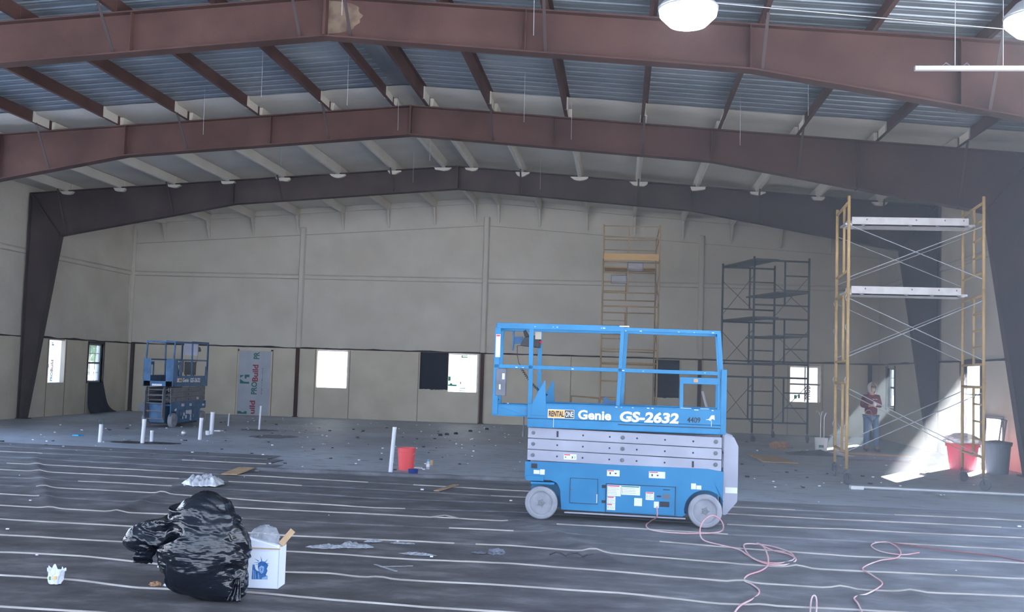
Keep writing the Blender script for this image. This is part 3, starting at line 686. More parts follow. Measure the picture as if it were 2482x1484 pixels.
# ------------------------------------------------------------------ scissor lifts
def slab(mb, x0, x1, y0, y1, z0, z1): return mb.box(min(x0, x1), max(x0, x1), min(y0, y1), max(y0, y1), min(z0, z1), max(z0, z1))
def scissor_lift(loc, rz, label, main):
    t = empty('scissor_lift', loc, label, 'scissor lift', rz)
    W = 0.81
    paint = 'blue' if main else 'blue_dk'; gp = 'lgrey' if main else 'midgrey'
    # chassis
    arch = [(-0.20, 0.50), (-0.16, 0.45), (0.10, 0.455), (0.17, 0.43), (0.215, 0.36), (0.235, 0.125)]
    right = [(1.62, 0.115)] + [(1.876+0.235*math.cos(a), 0.19+0.235*math.sin(a)) for a in [math.radians(195-i*15) for i in range(0, 13)]] + [(2.07, 0.30), (2.075, 0.64)]
    right = [p for p in right if p[0] <= 2.08]
    poly = [(-0.205, 0.66)] + arch + right + [(1.9, 0.665), (0.2, 0.665)]
    mb = MB()
    for y0, y1 in ((0.03, 0.05), (W-0.05, W-0.03)): mb.prism(poly, 'y', y0, y1)
    mb.box(-0.15, 2.02, 0.22, W-0.22, 0.125, 0.60)
    mb.box(-0.20, 2.06, 0.05, W-0.05, 0.56, 0.60)
    mb.box(0.235, 1.66, 0.05, W-0.05, 0.13, 0.15)
    mb.box(-0.205, -0.19, 0.03, W-0.03, 0.46, 0.66).box(2.05, 2.07, 0.2, W-0.2, 0.15, 0.64)
    mb.build('chassis', paint, t, bevel=0.004)
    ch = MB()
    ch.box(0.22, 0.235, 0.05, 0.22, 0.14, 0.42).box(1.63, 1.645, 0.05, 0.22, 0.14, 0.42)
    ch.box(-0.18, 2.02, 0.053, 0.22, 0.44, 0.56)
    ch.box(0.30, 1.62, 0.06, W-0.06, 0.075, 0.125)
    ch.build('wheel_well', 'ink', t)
    slab(MB(), -0.13, 0.15, 0.0, 0.10, 0.405, 0.432).box(-0.19, 0.02, 0.01, 0.05, 0.44, 0.50).build('steering_yoke', paint, t, bevel=0.004)
    # skid guard under the chassis
    MB().box(0.27, 1.66, 0.035, 0.05, 0.085, 0.10).build('pothole_guard', 'lgrey', t)
    # wheels
    for x in (0.0, 1.876):
        for yy, s in ((0.0, 1), (W, -1)):
            tw = 0.115
            prof = [(0.135, 0.0), (0.150, -0.004), (0.178, -0.002), (0.19, 0.012), (0.19, tw-0.012), (0.178, tw), (0.10, tw)]
            wv = MB().lathe([(0.135, 0.018)]+[(r, h) for r, h in prof], (x, yy, 0.19), 40, 'y')
            if s < 0:
                for v in wv.bm.verts: v.co.y = 2*yy-v.co.y
            wo_ = wv.build('wheel', 'tire', t, smooth=False, bevel=0)
            hb = MB().lathe([(0.001, 0.012), (0.030, 0.012), (0.034, 0.018), (0.055, 0.020), (0.060, 0.028), (0.10, 0.028), (0.108, 0.022), (0.136, 0.018), (0.136, 0.05), (0.001, 0.05)], (x, yy, 0.19), 32, 'y')
            for k in range(5):
                a = 2*PI*k/5; hb.lathe([(0.001, 0.008), (0.008, 0.008), (0.008, 0.03)], (x+0.043*math.cos(a), yy, 0.19+0.043*math.sin(a)), 6, 'y')
            hb.lathe([(0.001, -0.002), (0.012, -0.002), (0.014, 0.02)], (x, yy, 0.19), 12, 'y')
            if s < 0:
                for v in hb.bm.verts: v.co.y = 2*yy-v.co.y
            hb.build('hub', 'rim', wo_, smooth=False)
    # scissor arms: three visible links a side, sloping one way, the inner ones the other way
    xl, xr_ = -0.185, 2.05
    for side in (0, 1):
        for k in range(3):
            for inner in (0, 1):
                zl = 0.932+0.128-0.13*k; zrr = 0.902+0.128-0.13*k
                if inner: zl, zrr = zl-0.035, zrr+0.0
                y0 = (0.055, 0.085) if not inner else (0.12, 0.15)
                if side: y0 = (W-y0[1], W-y0[0])
                g = 0.003
                poly = [(xl, zl-0.128+g), (xr_, zrr-0.128+g), (xr_, zrr-g), (xl, zl-g)]
                if inner: poly = [(xl+0.03, zrr-0.128+g-0.02), (xr_-0.03, zl-0.128+g+0.02), (xr_-0.03, zl-g), (xl+0.03, zrr-g-0.02)]
                o = MB().prism(poly, 'y', *y0).build('scissor_link', gp, t, bevel=0.004)
                if not inner:
                    s = -1 if not side else 1; yf = y0[0] if not side else y0[1]
                    def zc(x): return (zl-0.064)+(zrr-zl)*(x-xl)/(xr_-xl)
                    pn = MB()
                    for x, r in ((-0.12, 0.022), (0.925, 0.024), (1.985, 0.024)):
                        zz = zc(x)+ (0.0 if x < 1 else 0.01)
                        pn.lathe([(0.001, 0.016*s), (r*0.6, 0.016*s), (r*0.62, 0.009*s), (r, 0.008*s), (r, 0)], (x, yf, zz), 14, 'y')
                    pn.build('pivot_pin', 'dgrey', o)
                    hl = MB()
                    for i, x in enumerate((0.165, 0.465, 0.775, 1.09, 1.41, 1.73)):
                        slot = (k == 0 and i == 0) or (k == 2 and i == 5)
                        zz = zc(x) + (0.028*(0.925-x)*-1*0)
                        if slot: hl.box(x-0.011, x+0.011, yf+s*0.0025-0.001, yf+s*0.0025+0.001, zz-0.035, zz+0.035)
                        else: hl.lathe([(0.001, 0.002*s), (0.011, 0.002*s), (0.011, 0.0)], (x, yf, zz), 12, 'y')
                    hl.build('hole_mark', 'ink', o)  # dark marks painted for the shaded holes through the link
    pk = MB()
    for z_ in (0.70, 0.83, 0.96):
        for x in (-0.12, 0.925, 1.985): pk.lathe([(0.018, 0.06), (0.018, W-0.06)], (x, 0, z_+0.01), 12, 'y')
    pk.box(0.35, 1.5, 0.36, 0.46, 0.62, 0.76)
    pk.build('cross_tube', 'dgrey', t)
    # platform
    pf = MB()
    pf.box(-0.19, 2.087, 0.0, 0.025, 1.068, 1.335).box(-0.19, 2.087, W-0.025, W, 1.068, 1.335)
    pf.box(-0.19, 2.087, 0.0, W, 1.155, 1.175)
    pf.box(-0.19, 2.087, -0.004, 0.035, 1.062, 1.075).box(-0.19, 2.087, W-0.035, W+0.004, 1.062, 1.075)
    pf.box(-0.19, 2.03, -0.002, 0.03, 1.33, 1.345).box(-0.19, 2.03, W-0.03, W+0.002, 1.33, 1.345)
    if main: pf.box(2.03, 2.092, -0.004, 0.04, 1.064, 1.80).box(2.03, 2.092, W-0.04, W+0.004, 1.064, 1.80)
    else: pf.box(1.83, 2.092, -0.004, 0.012, 1.2, 1.78).box(1.83, 2.092, W-0.012, W+0.004, 1.2, 1.78).box(2.08, 2.092, 0.0, 0.20, 1.064, 1.78).box(2.08, 2.092, W-0.20, W, 1.064, 1.78)
    pf.box(2.06, 2.092, 0.02, W-0.02, 1.064, 1.20)
    pfo = pf.build('platform', paint, t, bevel=0.004)
    MB().box(0.87, 2.03, -0.0055, -0.004, 1.128, 1.136).build('slot_shadow', 'ink', pfo)  # dark strip painted in as the shadow of a slot
    MB().box(0.87, 2.03, W+0.004, W+0.0055, 1.128, 1.136).build('slot_shadow', 'ink', pfo)
    ex = 0.42 if main else 0.03
    em = MB()
    em.box(-0.195-ex, -0.15, 0.03, 0.05, 1.18, 1.31).box(-0.195-ex, -0.15, W-0.05, W-0.03, 1.18, 1.31)
    em.box(-0.195-ex, -0.15, 0.03, W-0.03, 1.18, 1.195).box(-0.195-ex, -0.18-ex, 0.03, W-0.03, 1.18, 1.31)
    em.box(-0.20-ex, -0.15, 0.025, 0.055, 1.305, 1.318)
    em.build('extension_deck', paint, t, bevel=0.003)
    for y0, y1 in ((-0.006, 0.006), (W-0.006, W+0.006)):
        MB().prism([(-0.15, 1.20), (0.025, 1.20), (0.025, 1.345), (0.010, 1.61), (-0.002, 1.61), (-0.13, 1.36)], 'y', y0, y1).build('gusset_plate', paint, t, bevel=0.002)
    # guard rails
    gr = MB(); e0 = -0.165-ex
    ea = e0
    for y in (0.03, W-0.03):
        e0 = ea if y < 0.1 else ea-(0.09 if main else 0)
        gr.beam((e0, y, 2.245), (0.90, y, 2.24), 0.035, 0.066)
        gr.beam((0.86, y, 2.235), (2.0, y, 2.222), 0.032, 0.04)
        gr.beam((e0-0.02, y, 1.765), (2.02, y, 1.755), 0.03, 0.042)
        gr.beam((e0, y, 1.2), (e0+0.01, y, 2.22), 0.03, 0.065)
        gr.beam((-0.165, y, 1.2), (-0.175, y, 2.22), 0.03, 0.05)
        gr.beam((0.86, y, 1.3), (0.895, y, 2.22), 0.03, 0.042)
        gr.beam((2.055, y, 1.45), (1.995, y, 2.22), 0.03, 0.045)
    for xa_, xb_, z in ((ea, e0, 2.24), (ea, e0, 1.765), (2.0, 2.0, 2.222)): gr.beam((xa_, 0.03, z), (xb_, W-0.03, z), 0.035, 0.04)
    e0 = ea
    gr.build('guard_rail', paint, t, bevel=0.002)
    MB().box(0.86, 0.97, 0.010, 0.052, 2.262, 2.275).build('rail_cap', 'decal', t)
    for y in (0.03, W-0.03):
        gt = MB()
        gt.box(1.565, 2.03, y-0.015, y+0.015, 1.625, 1.70).box(1.565, 1.605, y-0.014, y+0.014, 1.33, 1.70).box(1.99, 2.02, y-0.014, y+0.014, 1.33, 1.70).box(1.565, 2.03, y-0.014, y+0.014, 1.33, 1.345)
        gt.build('gate_frame', paint, t, bevel=0.003)
    MB().box(1.72, 1.77, 0.012, 0.015, 1.645, 1.685).build('decal', 'card', t)
    # end ladder
    for y in (0.62, 0.14):
        ld = MB(); ld.prism([(2.075, 0.145), (2.11, 0.145), (2.235, 0.30), (2.24, 0.45), (2.24, 0.93), (2.19, 1.03), (2.10, 1.06), (2.075, 1.06)], 'y', y-0.012, y+0.012)
        ldo = ld.build('ladder_rail', gp, t, bevel=0.003)
    for z in (0.22, 0.42, 0.62, 0.82): MB().box(2.08, 2.17, 0.15, 0.61, z, z+0.022).build('step', gp, t)
    if main: MB().box(2.10, 2.235, 0.125, 0.128, 0.395, 0.46).build('decal', 'decal', ldo)
    # control box, bracket, cable, manual box
    cbx = MB().prism([(0.16-0.52+0.01, 2.02), (-0.13, 2.0), (-0.12, 2.14), (-0.20, 2.15), (-0.30, 2.12)], 'y', 0.30, 0.52)
    cbx.prism([(-0.31, 2.13), (-0.25, 2.13), (-0.30, 2.22), (-0.33, 2.20)], 'y', 0.38, 0.42)
    cb = cbx.build('control_box', 'black', t, bevel=0.006)
    MB().lathe([(0.001, 0.03), (0.017, 0.028), (0.02, 0.018), (0.012, 0.015), (0.012, -0.01)], (-0.12, 0.36, 2.07), 16, 'x').build('stop_button', 'red', cb, label='red stop button')
    MB().box(-0.14, -0.134, 0.31, 0.50, 2.02, 2.11).build('faceplate', 'lgrey', cb)
    MB().box(-0.44, -0.32, 0.33, 0.345, 2.04, 2.13).box(-0.445, -0.43, 0.30, 0.345, 1.96, 2.20).build('bracket', 'blue_dk', t)
    MB().box(-0.16, -0.085, 0.24, 0.245, 2.10, 2.19).build('decal', mat('faded_decal', (0.50, 0.46, 0.38), 0.7), t, label='faded cream decal plate')
    pts = [V((-0.33, 0.40, 2.03)), V((-0.40, 0.40, 2.02)), V((-0.395, 0.40, 1.90)), V((-0.375, 0.40, 1.81))]
    for i in range(150):
        a = i*0.9; q = i/149; c = V((-0.35+0.33*q, 0.40, 1.76-0.33*q-0.05*math.sin(q*PI)))
        pts.append(c+V((0.010*math.cos(a), 0.013*math.sin(a), 0.010*math.cos(a))))
    MB().tube(pts, 0.0042, 5).build('coil_cable', 'black', t, smooth=True)
    xb = e0+0.035
    mbx = MB().box(xb-0.03, xb+0.085, 0.005, 0.10, 1.415, 1.735).build('manual_box', 'dgrey', t, bevel=0.008)
    MB().box(xb+0.045, xb+0.075, 0.002, 0.0045, 1.61, 1.68).build('decal', 'decal', mbx)
    MB().box(xb+0.01, xb+0.03, 0.002, 0.0045, 1.49, 1.55).build('decal', 'decal', mbx)
    s = MB().box(e0-0.01, e0+0.045, 0.010, 0.0125, 1.87, 2.14).build('decal', 'decal', t)
    MB().box(e0-0.005, e0+0.04, 0.008, 0.0098, 2.115, 2.135).build('decal_band', 'red', s)
    MB().tube([(e0-0.05, 0.4, 1.36), (e0-0.02, 0.4, 1.36)], 0.008, 6).build('peg', 'black', t)
    MB().tube([(-0.27, 0.25, 1.18), (-0.27, 0.25, 1.02), (-0.27, 0.25, 0.93)], [0.006, 0.008, 0.013], 8).build('hanging_latch', 'dgrey', t)
    MB().prism([(0.66, 1.345), (0.82, 1.345), (0.83, 1.40), (0.76, 1.385), (0.70, 1.44), (0.68, 1.43)], 'y', 0.30, 0.33).build('foot_guard', 'blue_dk', t)
    # side panels and decals on both sides
    for side in (0, 1):
        s = -1 if side == 0 else 1; yf = 0.03 if side == 0 else W-0.03
        def plate(x0, x1, z0, z1, d, m, name, par=t, bevel=0, **k):
            b = MB(); slab(b, x0, x1, yf, yf+s*d, z0, z1); return b.build(name, m, par, bevel=bevel, **k)
        def outline(x0, x1, z0, z1, par, wd=0.005):
            b = MB()
            for q in ((x0, x1, z1-wd, z1), (x0, x1, z0, z0+wd), (x0, x0+wd, z0, z1), (x1-wd, x1, z0, z1)): slab(b, q[0], q[1], yf+s*0.0065, yf+s*0.009, q[2], q[3])
            b.build('gap_line', 'ink', par)
        d1 = plate(0.33, 0.655, 0.205, 0.495, 0.006, paint, 'access_door', bevel=0.002); outline(0.33, 0.655, 0.205, 0.495, d1)
        b = MB(); slab(b, 0.640, 0.652, yf+s*0.006, yf+s*0.016, 0.22, 0.32); b.build('hinge', 'zinc', d1)
        d2 = plate(0.752, 1.535, 0.125, 0.442, 0.012, paint, 'battery_tray', bevel=0.004)
        b = MB(); slab(b, 0.745, 1.545, yf+s*0.001, yf+s*0.005, 0.442, 0.449); slab(b, 1.536, 1.543, yf, yf+s*0.009, 0.12, 0.445); slab(b, 0.745, 0.75, yf, yf+s*0.009, 0.12, 0.445); b.build('gap_line', 'ink', d2)
        def on_tray(x0, x1, z0, z1, m, name='decal', band=None, **k):
            b = MB(); slab(b, x0, x1, yf+s*0.012, yf+s*0.0145, z0, z1); o = b.build(name, m, d2, **k)
            if band:
                b = MB(); slab(b, x0+0.004, x0+(x1-x0)*band[1], yf+s*0.0145, yf+s*0.016, z1-0.016, z1-0.004); b.build('decal_band', band[0], o)
                b = MB(); random.seed(int(x0*100))
                for i in range(5):
                    zz = z1-0.028-i*0.018
                    if zz > z0+0.01: slab(b, x0+0.012, x0+0.02, yf+s*0.0145, yf+s*0.016, zz-0.006, zz)
                    if zz > z0+0.01: slab(b, x0+0.03, x0+(x1-x0)*random.uniform(0.6, 0.9), yf+s*0.0145, yf+s*0.0155, zz-0.003, zz-0.001)
                b.build('decal_text', 'ink', o)
            return o
        if main or side == 1:
            on_tray(0.765, 0.92, 0.31, 0.435, 'decal', band=('red', 0.9)); on_tray(0.925, 1.14, 0.33, 0.435, 'decal', band=('green', 0.95))
            on_tray(0.765, 0.86, 0.225, 0.305, 'decal', band=('red', 0.8)); on_tray(0.765, 0.86, 0.15, 0.222, 'decal', band=('red', 0.6))
            on_tray(1.075, 1.165, 0.21, 0.30, 'decal'); on_tray(1.205, 1.30, 0.285, 0.375, 'decal', band=('red', 0.9))
            on_tray(1.30, 1.355, 0.20, 0.27, 'decal', name='charger_inlet'); on_tray(1.365, 1.475, 0.215, 0.275, 'ink', name='vent_slot')
            on_tray(1.40, 1.48, 0.305, 0.36, 'dgrey', name='vent_slot'); on_tray(1.33, 1.38, 0.325, 0.34, 'ink', name='vent_slot'); on_tray(1.40, 1.48, 0.405, 0.415, 'ink', name='vent_slot')
        for (x0, x1, z0, z1, band) in ((0.755, 0.90, 0.535, 0.605, 'red'), (1.235, 1.42, 0.535, 0.61, 'red'), (-0.10, -0.03, 0.52, 0.565, None), (-0.025, 0.03, 0.515, 0.575, None), (1.715, 1.77, 0.43, 0.495, None), (1.775, 1.83, 0.43, 0.475, None)):
            o = plate(x0, x1, z0, z1, 0.003, 'decal', 'decal')
            if band:
                b = MB(); slab(b, x0+0.005, x0+(x1-x0)*0.55, yf+s*0.003, yf+s*0.0045, z1-0.014, z1-0.004); b.build('decal_band', band, o)
                b = MB(); slab(b, x0+0.03, x0+0.045, yf+s*0.003, yf+s*0.0045, z0+0.02, z0+0.045); slab(b, x0+0.09, x0+0.11, yf+s*0.003, yf+s*0.0045, z0+0.025, z0+0.04); b.build('decal_text', 'ink', o)
        plate(0.70, 0.745, 0.395, 0.43, 0.004, 'ink', 'vent_slot'); plate(0.70, 0.745, 0.225, 0.255, 0.004, 'ink', 'vent_slot')
        plate(-0.13, -0.06, 0.585, 0.64, 0.003, 'ink', 'vent_slot')
        plate(0.33, 0.37, 0.355, 0.365, 0.008, 'dgrey', 'latch')
        # link decal
        yl = 0.055 if side == 0 else W-0.055
        b = MB(); slab(b, 0.245, 0.395, yl, yl+s*0.003, 0.70, 0.765); o = b.build('decal', 'decal', t)
        b = MB(); slab(b, 0.25, 0.32, yl+s*0.003, yl+s*0.0045, 0.75, 0.762); b.build('decal_band', 'red', o)
        b = MB(); slab(b, 0.262, 0.272, yl+s*0.003, yl+s*0.0045, 0.72, 0.735); slab(b, 0.34, 0.352, yl+s*0.003, yl+s*0.0045, 0.715, 0.74); slab(b, 0.372, 0.376, yl+s*0.003, yl+s*0.0045, 0.715, 0.74); b.build('decal_text', 'ink', o)
        # big lettering on the platform side
        y = -0.001 if side == 0 else W+0.001
        xd = (1, 0, 0) if side == 0 else (-1, 0, 0)
        def put(s_, x0, x1, z0, z1, m, nm='lettering', bold=0.05, shear=0.0, par=pfo, d=0.002):
            if side == 0: text(s_, (x0, y, z0), xd, (0, 0, 1), x1-x0, z1-z0, m, par, nm, bold, shear, d)
            else: text(s_, (x1, y, z0), xd, (0, 0, 1), x1-x0, z1-z0, m, par, nm, bold, shear, d)
        off = 0 if side == 0 else 0.0
        def X(a, b): return (a, b) if side == 0 else (1.90-b, 1.90-a)
        put('Genie', *X(0.405, 0.79), 1.175, 1.285, 'letter', bold=0.035)
        put('GS-2632', *X(0.888, 1.56), 1.165, 1.29, 'letter', bold=0.042, shear=0.12)
        if main: put('4409', 1.655, 1.805, 1.185, 1.248, 'ink', bold=0.01, shear=0.05)
        a, b_ = X(0.05, 0.36)
        q = MB(); slab(q, a, b_, y, y+s*0.002, 1.178, 1.28); sg_ = q.build('rental_sign', 'decal', pfo)
        if side == 0:
            q = MB(); slab(q, a+0.006, a+0.197, y+s*0.002, y+s*0.003, 1.184, 1.274); q.build('sign_field', 'orange_decal', sg_)
            q = MB(); slab(q, a+0.20, b_-0.006, y+s*0.002, y+s*0.003, 1.184, 1.274); q.build('sign_field', 'ink', sg_)
            text('RENTAL', (a+0.014, y-0.0035, 1.196), xd, (0, 0, 1), 0.177, 0.066, 'ink', sg_, 'lettering', 0.03)
            text('ONE', (a+0.206, y-0.0035, 1.196), xd, (0, 0, 1), 0.092, 0.066, 'letter', sg_, 'lettering', 0.02)
        else:
            q = MB(); slab(q, a+0.01, b_-0.12, y+s*0.002, y+s*0.003, 1.19, 1.268); q.build('sign_field', 'orange_decal', sg_)
            text('RENTAL', (b_-0.12-0.01, y+0.0035, 1.20), xd, (0, 0, 1), 0.15, 0.05, 'ink', sg_, 'lettering', 0.03)
    if main:
        q = MB(); q.prism([(1.86, 1.225), (1.90, 1.235), (1.925, 1.275), (1.96, 1.28), (1.965, 1.225), (1.935, 1.235), (1.915, 1.21), (1.90, 1.222)], 'y', -0.006, -0.004)
        q.box(1.925, 1.931, -0.0055, -0.004, 1.15, 1.215); q.build('torn_label', 'decal', pfo)
        MB().box(0.118, 0.123, -0.0045, -0.004, 1.07, 1.178).build('paint_drip', 'decal', pfo)
        MB().box(1.58, 1.70, -0.003, 0.02, 1.345, 1.350).box(1.80, 1.90, -0.003, 0.02, 1.345, 1.350).build('paint_scrape', 'decal', pfo)
        # scuffs and paint specks on rails, as flecks
        q = MB(); random.seed(3)
        for i in range(26):
            x = random.uniform(-0.5, 1.95); z = random.choice([1.765, 1.34, 2.25 if x < 0.8 else 2.226]); r = random.uniform(0.003, 0.007)
            q.box(x-r*2, x+r*2, -0.004 if z < 1.5 else 0.012, -0.002 if z < 1.5 else 0.0145, z-r*0.5-0.01, z+r-0.01)
        q.build('paint_speck', 'decal', t, kind='stuff')
    else:
        MB().prism([(2.10, 1.09), (2.10, 1.13)], 'y', 0, 0.1) if False else None
        MB().box(2.092, 2.095, 0.25, 0.52, 1.075, 1.125).build('decal', 'decal', t)
        MB().box(0.20, 0.24, 0.30, 0.62, 1.36, 1.72).box(0.20, 0.23, 0.33, 0.36, 1.175, 1.36).box(0.20, 0.23, 0.55, 0.58, 1.175, 1.36).build('tool_tray', 'black', t)
        MB().box(0.10, 0.14, 0.22, 0.62, 1.90, 2.22).build('clear_shield', 'lgrey', t)
        MB().box(1.95, 2.02, -0.12, 0.05, 0.42, 0.60).build('battery_box', 'dgrey', t)
    return t
scissor_lift((3.615, 12.224, 0.016), math.radians(-3.5), 'large blue scissor lift with grey scissor arms in the foreground, side-on, marked GS-2632', True)
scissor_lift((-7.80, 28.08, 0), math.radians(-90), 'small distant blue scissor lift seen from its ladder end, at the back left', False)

# ------------------------------------------------------------------ scaffolds
def post_frame(a, b, z0, z1, mat_, parent, inner=0.66, rungs=2, r=0.021, top=True, from_b=False):
    """one walk-through frame between posts a and b (xy), bottom z0, top z1"""
    a, b = V((*a, 0)), V((*b, 0))
    def P(f, z): return a.lerp(b, f)+V((0, 0, z))
    mb = MB()
    mb.tube([P(0, z0), P(0, z1)], r, 8).tube([P(1, z0), P(1, z1)], r, 8)
    zt = z1-0.10; zb = z0+0.28
    mb.tube([P(0, zt), P(1, zt)], r*0.9, 8)
    mb.tube([P(0, zb), P(1, zb)], r*0.8, 8)
    f = inner
    mb.tube([P(f, zb), P(f, zt)], r*0.85, 8)
    e = 1 if f > 0.5 else 0
    for i in range(rungs):
        z = zb+(zt-zb)*(i+1)/(rungs+1)
        mb.tube([P(f, z), P(e, z)], r*0.75, 6)
    return mb.build('frame', mat_, parent, smooth=True)
def caster(parent, xy, m, ang, zb, r=0.075):
    o = MB().tube([(xy[0], xy[1], zb+0.05), (xy[0], xy[1], 2*r+0.03)], 0.016, 8).box(xy[0]-0.04, xy[0]+0.04, xy[1]-0.04, xy[1]+0.04, 2*r+0.02, 2*r+0.04)
    c, s = math.cos(ang), math.sin(ang)
    for d in (-0.03, 0.03):
        o.beam((xy[0]-s*d, xy[1]+c*d, 2*r+0.02), (xy[0]-s*d+c*0.03, xy[1]+c*d+s*0.03, r), 0.03, 0.006, (c, s, 0))
    o = o.build('caster', m, parent)
    wv = MB().lathe([(0.02, -0.022), (r*0.9, -0.022), (r, -0.012), (r, 0.012), (r*0.9, 0.022), (0.02, 0.022)], (0, 0, 0), 20, 'y')
    for v in wv.bm.verts:
        x, y, z = v.co; x += 0.03
        v.co = (xy[0]+c*x-s*y, xy[1]+s*x+c*y, z+r)
    wv.build('wheel', 'dgrey', o, smooth=False)
def braces(parent, a0, b0, z0, z1, m, r=0.008):
    a0, b0 = V((*a0, 0)), V((*b0, 0))
    o = MB().tube([a0+V((0, 0, z0)), b0+V((0, 0, z1))], r, 6).tube([a0+V((0, 0, z1)), b0+V((0, 0, z0))], r, 6)
    return o.build('cross_brace', m, parent)

# near yellow tower on the right
Y1 = empty('scaffold_tower', (0, 0, 0), 'tall yellow rolling scaffold tower on the right holding two white planks', 'scaffold')
FLc, BLc, FRc, BRc = (8.32, 18.20), (8.43, 19.72), (10.50, 18.10), (10.64, 19.62)
for z0, z1 in ((0.26, 1.80), (1.80, 3.34), (3.34, 4.90)):
    post_frame(FLc, BLc, z0, z1, 'yellow', Y1, inner=0.38, rungs=0, r=0.027)
    post_frame(FRc, BRc, z0, z1, 'yellow', Y1, inner=0.45, rungs=3, r=0.027)
for z0, z1 in ((0.55, 1.62), (2.15, 3.15), (3.5, 4.4)):
    braces(Y1, FLc, FRc, z0, z1, 'zinc'); braces(Y1, BLc, BRc, z0, z1, 'zinc')
cpl = MB()
for p in (FLc, BLc):
    for z in (0.95, 1.75, 2.65, 3.15): cpl.tube([(p[0]-0.03, p[1]-0.02, z-0.05), (p[0]-0.055, p[1]-0.03, z), (p[0]-0.03, p[1]-0.02, z+0.05)], 0.007, 6)
cpl.build('brace_lock', 'zinc', Y1)
for p, a in ((FLc, 0.5), (BLc, 1.4), (FRc, -0.6), (BRc, 0.3)): caster(Y1, p, 'dgrey', a, 0.26, 0.09)
def plank(x0, x1, y, z, lab, flip=0):
    t = empty('scaffold_plank', (x0, y, z), lab, 'plank'); L = x1-x0
    MB().box(0, L, 0, 0.48, 0, 0.03).box(0.06, L-0.06, 0, 0.03, 0, 0.155).box(0.06, L-0.06, 0.45, 0.48, 0, 0.155).build('deck', 'plank', t, bevel=0.003)
    mb = MB()
    for q in (0.12, 0.5, 0.72, 0.95): mb.prism([(L*q-0.05, 0.03), (L*q+0.05, 0.03), (L*q, -0.01)], 'y', -0.006, -0.001)
    for q in (0.15, 0.55, 0.78, 0.93): mb.box(L*q-0.01, L*q+0.01, -0.005, -0.001, 0.10, 0.125)
    mb.build('marking', 'dgrey', t)
    MB().box(-0.05, 0.08, 0.02, 0.46, 0.015, 0.05).box(L-0.08, L+0.05, 0.02, 0.46, 0.015, 0.05).build('hook', 'zinc', t)
    return t
plank(8.36, 10.42, 18.42, 4.42, 'upper white scaffold plank near the top of the yellow tower')
plank(8.36, 10.30, 18.42, 3.22, 'lower white scaffold plank halfway up the yellow tower')

# grey double tower at the back right
G = empty('scaffold_tower', (0, 0, 0), 'dark grey scaffold tower on casters by the back wall, right of the blue lift', 'scaffold')
B0, B1, A0, A1 = (8.12, 29.30), (9.66, 29.62), (7.46, 31.38), (9.02, 31.70)
for (a, b) in ((B0, B1), (A0, A1)):
    for z0, z1 in ((0.26, 1.88), (1.88, 3.50), (3.50, 5.12)): post_frame(a, b, z0, z1, 'scafgrey', G, inner=0.56 if a is B0 else 0.52, rungs=2, r=0.029)
for z0, z1 in ((0.5, 1.6), (2.1, 3.1), (3.6, 4.6)): braces(G, B0, A0, z0, z1, 'scafgrey'); braces(G, B1, A1, z0, z1, 'scafgrey')
for p, a in ((B0, 0.4), (B1, 1.2), (A0, -0.4), (A1, 0.9)): caster(G, p, 'dgrey', a, 0.26, 0.085)
def deck(corn, z, m, lab, th=0.04):
    mb = MB().prism(corn, 'z', z, z+th)
    return tag(mb.build('scaffold_deck', m, bevel=0.004), lab, 'scaffold deck')
def strip(a0, a1, b0, b1, f0, f1):
    L = lambda p, q, f: (p[0]+(q[0]-p[0])*f, p[1]+(q[1]-p[1])*f)
    return [L(a0, a1, f0), L(a0, a1, f1), L(b0, b1, f1), L(b0, b1, f0)]
deck(strip(B0, B1, A0, A1, 0.02, 0.45), 5.03, 'plydk', 'dark deck board across the very top of the grey scaffold')
deck(strip(B0, B1, A0, A1, 0.45, 0.98), 4.13, 'plydk', 'dark deck board on the grey scaffold, second from its top')
deck(strip(B0, B1, A0, A1, 0.02, 0.45), 3.42, 'plydk', 'dark deck board on the grey scaffold, third from its top')
deck(strip(B0, B1, A0, A1, 0.45, 0.98), 2.92, 'plydk', 'lowest dark deck board on the grey scaffold')

# tan tower behind the blue lift
T2 = empty('scaffold_tower', (0, 0, 0), 'tan yellow scaffold tower rising behind the large blue lift', 'scaffold')
a0, a1, b0, b1 = (3.95, 29.0), (5.50, 29.05), (3.90, 32.0), (5.50, 32.05)
for (p, q) in ((a0, a1), (b0, b1)):
    for z0, z1 in ((0.25, 2.15), (2.15, 3.72), (3.72, 4.95)): post_frame(p, q, z0, z1, 'yellow2', T2, inner=0.44, rungs=2, r=0.022)
for (p, q) in ((a0, b0), (a1, b1)):
    for z0, z1 in ((0.5, 1.7), (2.4, 3.4), (3.8, 4.7)): braces(T2, p, q, z0, z1, 'scafgrey')
gr = MB()
for p in (a0, a1, b0, b1): gr.tube([(*p, 4.95), (*p, 5.90)], 0.02, 8)
for z in (5.55, 5.86):
    for p, q in ((a0, a1), (a1, b1), (b0, b1), (a0, b0)): gr.tube([(*p, z), (*q, z)], 0.015, 6)
gr.tube([(4.65, 29.02, 4.95), (4.65, 29.02, 5.86)], 0.015, 6)
gr.build('guard_rail', 'yellow2', T2)
for p in (a0, a1, b0, b1): caster(T2, p, 'dgrey', 0.5, 0.25)
deck([(3.97, 28.95), (5.48, 28.95), (5.48, 29.30), (3.97, 29.30)], 4.96, 'ply', 'orange plywood deck board on the front edge of the tan scaffold', 0.06)
tag(MB().box(3.97, 5.48, 28.90, 28.93, 4.90, 5.08).build('toe_board', 'ply'), 'orange toe board along the front of the tan scaffold deck', 'board')
deck([(3.95, 30.9), (5.45, 30.9), (5.45, 32.0), (3.95, 32.0)], 4.88, 'ply', 'orange plywood deck board at the back of the tan scaffold', 0.04)
